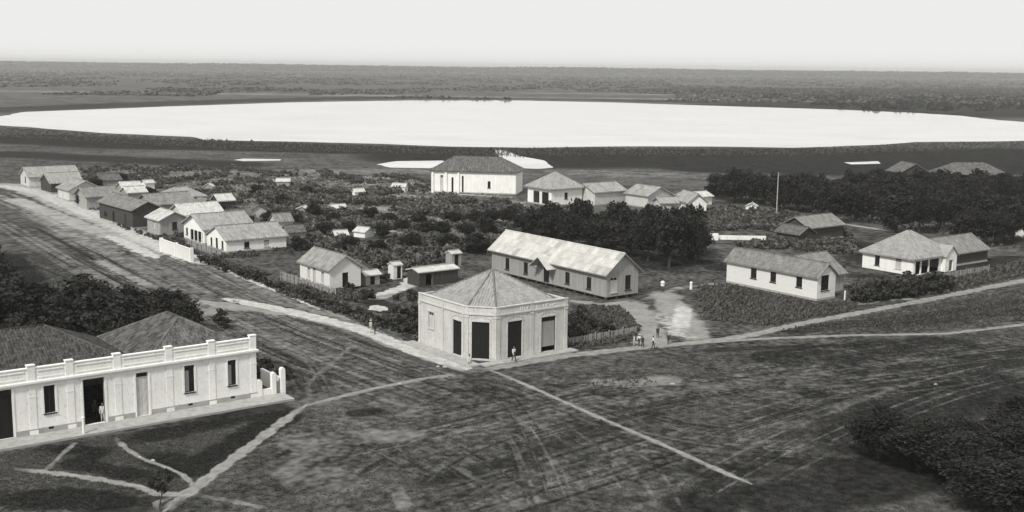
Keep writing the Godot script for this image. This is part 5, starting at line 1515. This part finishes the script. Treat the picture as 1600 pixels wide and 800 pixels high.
	scatter("reeds", "dark reedy growth along the near lake shore", "reeds", low, inside([Vector2(-228.9, -529.8), Vector2(-167.2, -483.1), Vector2(-122.5, -461.8), Vector2(-77.0, -443.1), Vector2(-23.5, -427.8), Vector2(37.3, -437.6), Vector2(104.4, -441.6), Vector2(163.9, -484.3), Vector2(215.5, -501.3), Vector2(199.6, -463.8), Vector2(96.8, -409.1), Vector2(-0.4, -394.7), Vector2(-87.8, -404.8), Vector2(-198.9, -459.9)], 5000), 0.8, 2.4)
	for p in [[Vector3(-77.9, 0, -253.0), 3.6, 3.6], [Vector3(-65.6, 0, -240.5), 3.2, 3.4], [Vector3(-96.1, 0, -271.8), 4.0, 4.0], [Vector3(-94.1, 0, -283.7), 3.4, 4], [Vector3(-73.6, 0, -251.0), 3.0, 3.2], [Vector3(-57.3, 0, -230.8), 2.6, 3], [Vector3(-45.4, 0, -218.7), 2.8, 3.4], [Vector3(-40.5, 0, -219.1), 2.6, 3.4], [Vector3(-89.6, 0, -244.8), 3.0, 2.8], [Vector3(-75.9, 0, -222.4), 2.4, 2.4], [Vector3(-34.6, 0, -188.7), 2.6, 3]]:
		tree(k, p[0], p[1], p[2], "small tree growing between the houses of the street row", "trees in the street row", "yard_tree")
		k += 1
	scatter("undergrowth", "low dark clumps along the eroded gully in the square", "undergrowth", low, inside([Vector2(6.3, -110.6), Vector2(10.1, -111.7), Vector2(14.6, -112.8), Vector2(14.2, -109.5), Vector2(9.7, -107.5), Vector2(6.5, -108.8)], 60), 0.3, 0.9)
	# grass of the square
	var g := Geo.new()
	for i in 7:
		var a := rng.randf() * TAU
		var d := Vector3(cos(a), 0, sin(a))
		var l := rng.randf_range(0.045, 0.12)
		g.tint = grey(l)
		var p := d * rng.randf_range(0.0, 0.12)
		var s := d.cross(Vector3.UP) * 0.035
		g.tri(p - s, p + s, p + d * rng.randf_range(0.06, 0.16) + Vector3.UP * rng.randf_range(0.08, 0.24))
	var tuft := g.mesh()
	scatter("grass", "short rough grass of the open square", "grass", tuft, inside([Vector2(-17.8, -100.2), Vector2(-3.5, -109.2), Vector2(13.4, -120.0), Vector2(60.2, -135.9), Vector2(37.2, -77.8), Vector2(-23.1, -76.0)], 36000, null, 0.0, true), 0.25, 0.8)
	scatter("grass", "short grass before the white terrace", "grass", tuft, inside([Vector2(-39.5, -88.1), Vector2(-19.2, -100.2), Vector2(-19.8, -93.7), Vector2(-23.4, -77.1), Vector2(-34.2, -75.6)], 12000, null, 0.0, true), 0.3, 0.9)
	scatter("grass", "short grass of the main street", "grass", tuft, inside([Vector2(-84.0, -182.5), Vector2(-62.5, -184.0), Vector2(-44.1, -160.6), Vector2(-24.1, -136.8), Vector2(-4.8, -111.5), Vector2(-18.8, -105.9), Vector2(-39.5, -143.4), Vector2(-73.3, -158.8)], 14000, null, 0.0, true), 0.25, 0.8)
	# the country beyond the lake
	var ft: Mesh = crown_mesh(600, Vector3(4.0, 2.6, 4.0), 6, 16, 1.3, 0.04, 0.10)
	var fc := noise(97, 0.004, 4)
	var far := []
	var tries := 0
	while far.size() < 16000 and tries < 400000:
		tries += 1
		var z := -1040.0 - pow(rng.randf(), 1.5) * 3300.0
		var x := rng.randf_range(-0.62, 0.62) * -z
		var need := 0.02 - (-z - 1000.0) / 6000.0
		if x > 220.0 and z < -1080.0 and z > -1800.0: need -= 0.22
		if fc.get_noise_2d(x, z * 0.5) > need:
			far.append(Vector2(x, z))
	scatter("far_woodland", "distant bush and woodland on the far side of the lake", "woodland", ft, far, 0.5, 1.5)
	var dark := []
	for i in 900:
		var x := rng.randf_range(250.0, 900.0)
		dark.append(Vector2(x, -820.0 - x * 0.2 - rng.randf_range(0.0, 420.0)))
	var dt: Mesh = crown_mesh(601, Vector3(4.0, 3.0, 4.0), 6, 18, 1.3, 0.015, 0.04)
	scatter("far_woodland", "darker wood on the far shore beyond the lake's right arm", "woodland", dt, dark, 0.7, 1.6)
	# the low wooded rise that closes the view
	var rise := Geo.new()
	var rn := noise(98, 0.0009, 4)
	var prev := []
	for i in 121:
		var x := -4200.0 + i * 70.0
		var top := 19.0 + rn.get_noise_1d(x) * 4.0
		var row := [Vector3(x, -0.5, -4300), Vector3(x, top * 0.6, -4560), Vector3(x, top, -4900), Vector3(x, top * 0.9, -6200), Vector3(x, -0.5, -7400)]
		if i:
			for k2 in 4:
				rise.quad(prev[k2], row[k2], row[k2 + 1], prev[k2 + 1])
		prev = row
	tag(part(rise, "hill", mat.plain_grass), "low wooded rise on the horizon", "", "", "structure")
	var mm := MultiMesh.new()
	mm.transform_format = MultiMesh.TRANSFORM_3D
	mm.use_colors = true
	mm.mesh = ft
	mm.instance_count = 6000
	for i in 6000:
		var x := rng.randf_range(-3300.0, 3300.0)
		var t := rng.randf()
		var top := 19.0 + rn.get_noise_1d(x) * 4.0
		var z := lerpf(-4300.0, -4900.0, t)
		var yy := lerpf(0.0, top * 0.6, (z + 4300.0) / -260.0) if z > -4560.0 else lerpf(top * 0.6, top, (z + 4560.0) / -340.0)
		var sc2 := rng.randf_range(1.8, 3.6)
		mm.set_instance_transform(i, Transform3D(Basis(Vector3.UP, rng.randf() * TAU).scaled(Vector3(sc2, sc2 * 0.8, sc2)), Vector3(x, yy + 1.0, z)))
		var tt := rng.randf_range(0.7, 1.3)
		mm.set_instance_color(i, Color(tt, tt, tt))
	var ridge := MultiMeshInstance3D.new()
	ridge.multimesh = mm
	ridge.material_override = mat.leaf
	ridge.name = "horizon_forest"
	add_child(ridge)
	tag(ridge, "continuous forest along the horizon", "forest", "", "stuff")

func post(called: String, at: Vector3, h: float, r: float, m: Material, label: String, category: String, group := "") -> void:
	var g := Geo.new()
	g.tube(at + Vector3.DOWN * 0.1, at + Vector3.UP * h, r, r * 0.85, 8)
	g.tube(at + Vector3.UP * h, at + Vector3.UP * (h + r * 0.8), r * 1.2, r * 0.5, 8)
	tag(part(g, called, m), label, category, group)

func fence(called: String, label: String, at: Vector3, turn: float, bays: int, bay: float, h: float, palings: bool) -> void:
	var t := thing(called, label, "fence", at, turn)
	for i in bays + 1:
		var g := Geo.new()
		var lean := Vector3(rng.randf_range(-0.06, 0.06), 0, rng.randf_range(-0.06, 0.06))
		g.tube(Vector3(i * bay, -0.2, 0), Vector3(i * bay, h * rng.randf_range(0.92, 1.12), 0) + lean, 0.06, 0.05, 6)
		part(g, "post", mat.grey_boards, t)
		if i < bays:
			for y in [0.35, 0.8]:
				var r := Geo.new()
				r.tube(Vector3(i * bay + 0.05, h * y + rng.randf_range(-0.05, 0.05), 0.07), Vector3(i * bay + bay - 0.05, h * y + rng.randf_range(-0.05, 0.05), 0.07), 0.035, 0.03, 5)
				part(r, "rail", mat.grey_boards, t)
			if palings:
				var p := Geo.new()
				var x := 0.1
				while x < bay - 0.1:
					var tt := rng.randf_range(0.6, 1.1)
					p.tint = Color(tt, tt, tt)
					if rng.randf() > 0.06:
						p.box(Vector3(i * bay + x, 0.04, 0.11), Vector3(i * bay + x + 0.1, h * rng.randf_range(0.86, 1.0), 0.13))
					x += 0.13
				tag(part(p, "palings", mat.grey_boards, t), "", "", "", "stuff")

func small_things() -> void:
	# garden wall and gate piers at the end of the white terrace
	var gw := thing("garden_wall", "low white garden wall with round topped gate piers beside the terrace", "wall", town(43.95, 96.45))
	var g := Geo.new()
	g.box(Vector3(0.0, -0.1, -0.25), Vector3(1.3, 0.75, 0.0))
	part(g, "wall", mat.limewash, gw)
	for p in [[0.1, 1.5, 0.22], [1.5, 2.0, 0.2], [2.4, 2.3, 0.22]]:
		var q := Geo.new()
		q.box(Vector3(p[0] - p[2], -0.1, -0.36), Vector3(p[0] + p[2], p[1], 0.06))
		for i in 6:
			var a0 := PI * i / 6.0
			var a1 := PI * (i + 1) / 6.0
			for z in [0.06, -0.36]:
				q.tri(Vector3(p[0], p[1], z), Vector3(p[0] + cos(a0) * p[2], p[1] + sin(a0) * p[2], z), Vector3(p[0] + cos(a1) * p[2], p[1] + sin(a1) * p[2], z))
			q.quad(Vector3(p[0] + cos(a0) * p[2], p[1] + sin(a0) * p[2], 0.06), Vector3(p[0] + cos(a0) * p[2], p[1] + sin(a0) * p[2], -0.36), Vector3(p[0] + cos(a1) * p[2], p[1] + sin(a1) * p[2], -0.36), Vector3(p[0] + cos(a1) * p[2], p[1] + sin(a1) * p[2], 0.06))
		part(q, "gate_pier", mat.limewash, gw)
	var gd := Geo.new()
	gd.box(Vector3(1.72, 0.1, -0.2), Vector3(2.16, 1.3, -0.14))
	part(gd, "gate", mat.grey_boards, gw)
	var sw := Geo.new()
	sw.box(Vector3(2.25, -0.1, -4.5), Vector3(2.5, 1.5, -0.37))
	part(sw, "side_wall", mat.limewash, gw)
	# bright wall on the main street
	var ww := thing("street_wall", "bright white yard wall on the main street before the gabled house", "wall", town(67.2, 170.6))
	var w := Geo.new()
	w.box(Vector3(0, -0.1, -12.4), Vector3(0.25, 1.9, 0))
	w.box(Vector3(-0.04, 1.902, -12.45), Vector3(0.29, 2.0, 0.05))
	part(w, "wall", mat.white_boards, ww)
	for z in [0.0, -6.2, -12.4]:
		var q := Geo.new()
		q.box(Vector3(-0.14, -0.1, z - 0.2), Vector3(0.39, 2.15, z + 0.2))
		part(q, "wall_pier", mat.limewash, ww)
	var yw := thing("yard_wall", "low bright white wall behind the long white house", "wall", Vector3(33.3, 0, -206.7), -0.02)
	var y := Geo.new()
	y.box(Vector3(0, -0.1, -0.2), Vector3(11.4, 0.75, 0.0))
	y.box(Vector3(0.9, -0.1, 0.003), Vector3(2.9, 1.1, 0.9))
	part(y, "wall", mat.limewash, yw)
	# posts
	var pole := thing("telegraph_pole", "tall thin bare pole standing before the dark wood", "pole", Vector3(55.0, 0, -245.1), 0.3)
	var pg := Geo.new()
	pg.tube(Vector3(0, -0.2, 0), Vector3(0, 8.6, 0), 0.15, 0.1, 8)
	part(pg, "shaft", mat.concrete, pole)
	for p in [Vector3(43.6, 0, -152.2), Vector3(45.6, 0, -152.3), Vector3(46.6, 0, -151.9), Vector3(49.4, 0, -154.2)]:
		post("fence_post", p, 1.25, 0.12, mat.white_paint, "short white garden post beside the long white house", "post", "white garden posts")
	post("marker_post", Vector3(24.5, 0, -159.1), 0.9, 0.2, mat.white_paint, "thick white post at the edge of the sandy yard", "post")
	post("marker_post", Vector3(20.9, 0, -161.3), 0.5, 0.28, mat.white_paint, "stubby white stone in the yard of the long building", "stone")
	post("kerb_post", Vector3(-34.5, 0, -92.3), 1.5, 0.13, mat.white_paint, "white post on the sidewalk before the terrace door", "post")
	fence("yard_fence", "grey paling fence below the small cottage", town(71.8, 133.5), PI * 0.5 + TURN, 8, 2.0, 1.3, true)
	fence("yard_fence", "grey paling fence beside the white gabled house", town(72.6, 172.0), PI * 0.5 + TURN, 7, 2.0, 1.3, true)
	fence("yard_fence", "low paling fence around the overgrown plot", town(80.0, 96.4), TURN, 5, 2.0, 1.0, true)
	fence("yard_fence", "dark paling fence before the pyramid roofed house", town(151, 97.6), TURN, 6, 2.0, 1.1, true)
	# stones lying about
	for p in [Vector3(-7.3, 0, -115.6), Vector3(-6.6, 0, -115.4), Vector3(-10.5, 0, -108.9), Vector3(-67.8, 0, -179.3), Vector3(-54.4, 0, -156.7), Vector3(-28.3, 0, -87.0), Vector3(15.5, 0, -110.0), Vector3(-18.8, 0, -96.4), Vector3(41.0, 0, -110.9), Vector3(-27.1, 0, -86.3), Vector3(-15.2, 0, -132.1)]:
		var s := Geo.new()
		var r := rng.randf_range(0.09, 0.19)
		for i in 5:
			for j in 8:
				var f := func(a: float, b: float) -> Vector3:
					return p + Vector3(sin(a) * cos(b) * r * (1.3 + 0.3 * sin(b * 3.0)), cos(a) * r * 0.7 + 0.03, sin(a) * sin(b) * r * (1.0 + 0.2 * cos(b * 2.0)))
				s.quad(f.call(PI * i / 5.0, TAU * (j + 1) / 8.0), f.call(PI * (i + 1) / 5.0, TAU * (j + 1) / 8.0), f.call(PI * (i + 1) / 5.0, TAU * j / 8.0), f.call(PI * i / 5.0, TAU * j / 8.0))
		tag(part(s, "stone", mat.concrete), "pale stone lying on the open ground", "stone", "pale stones on the open ground")
	# people
	make_bodies()
	person("white", Vector3(-34.1, 0, -95.7), 0.5, 1.75, "none", "person in white clothes by the terrace doorway")
	person("dark", Vector3(-35.1, 0, -96.7), 0.8, 1.7, "none", "person in dark clothes inside the terrace doorway")
	person("white", Vector3(-4.1, 0, -114.5), 0.6, 1.6, "none", "person in white clothes outside the corner shop's chamfered door")
	person("shirt", Vector3(0.3, 0, -117.8), 0.7, 1.65, "none", "person in pale shirt standing by the shop door on the cross street")
	person("white", Vector3(-15.8, 0, -130.4), 0.9, 1.5, "hat", "person in white with hat on the sandy verge")
	person("dark", Vector3(-15.3, 0, -129.8), 2.2, 1.4, "none", "person in dark clothes beside the one in white on the verge")
	person("white", Vector3(13.4, 0, -125.7), 1.2, 1.2, "none", "child in white clothes standing at the edge of the overgrown plot")
	person("shirt", Vector3(13.9, 0, -125.4), -0.6, 1.35, "hat", "child with hat and pale shirt on the pale track")
	person("dark", Vector3(14.2, 0, -124.8), 0.3, 1.3, "none", "child in dark clothes near the one with the hat")
	person("shirt", Vector3(15.3, 0, -124.3), 1.5, 1.45, "none", "child in pale shirt and dark trousers stepping onto the track")
	person("dark", Vector3(16.4, 0, -129.5), 0.2, 1.3, "none", "child in dark clothes standing back from the track")
	person("dark", Vector3(17.2, 0, -126.4), -0.4, 1.2, "hat", "child in dark clothes with hat beside the sandy track")
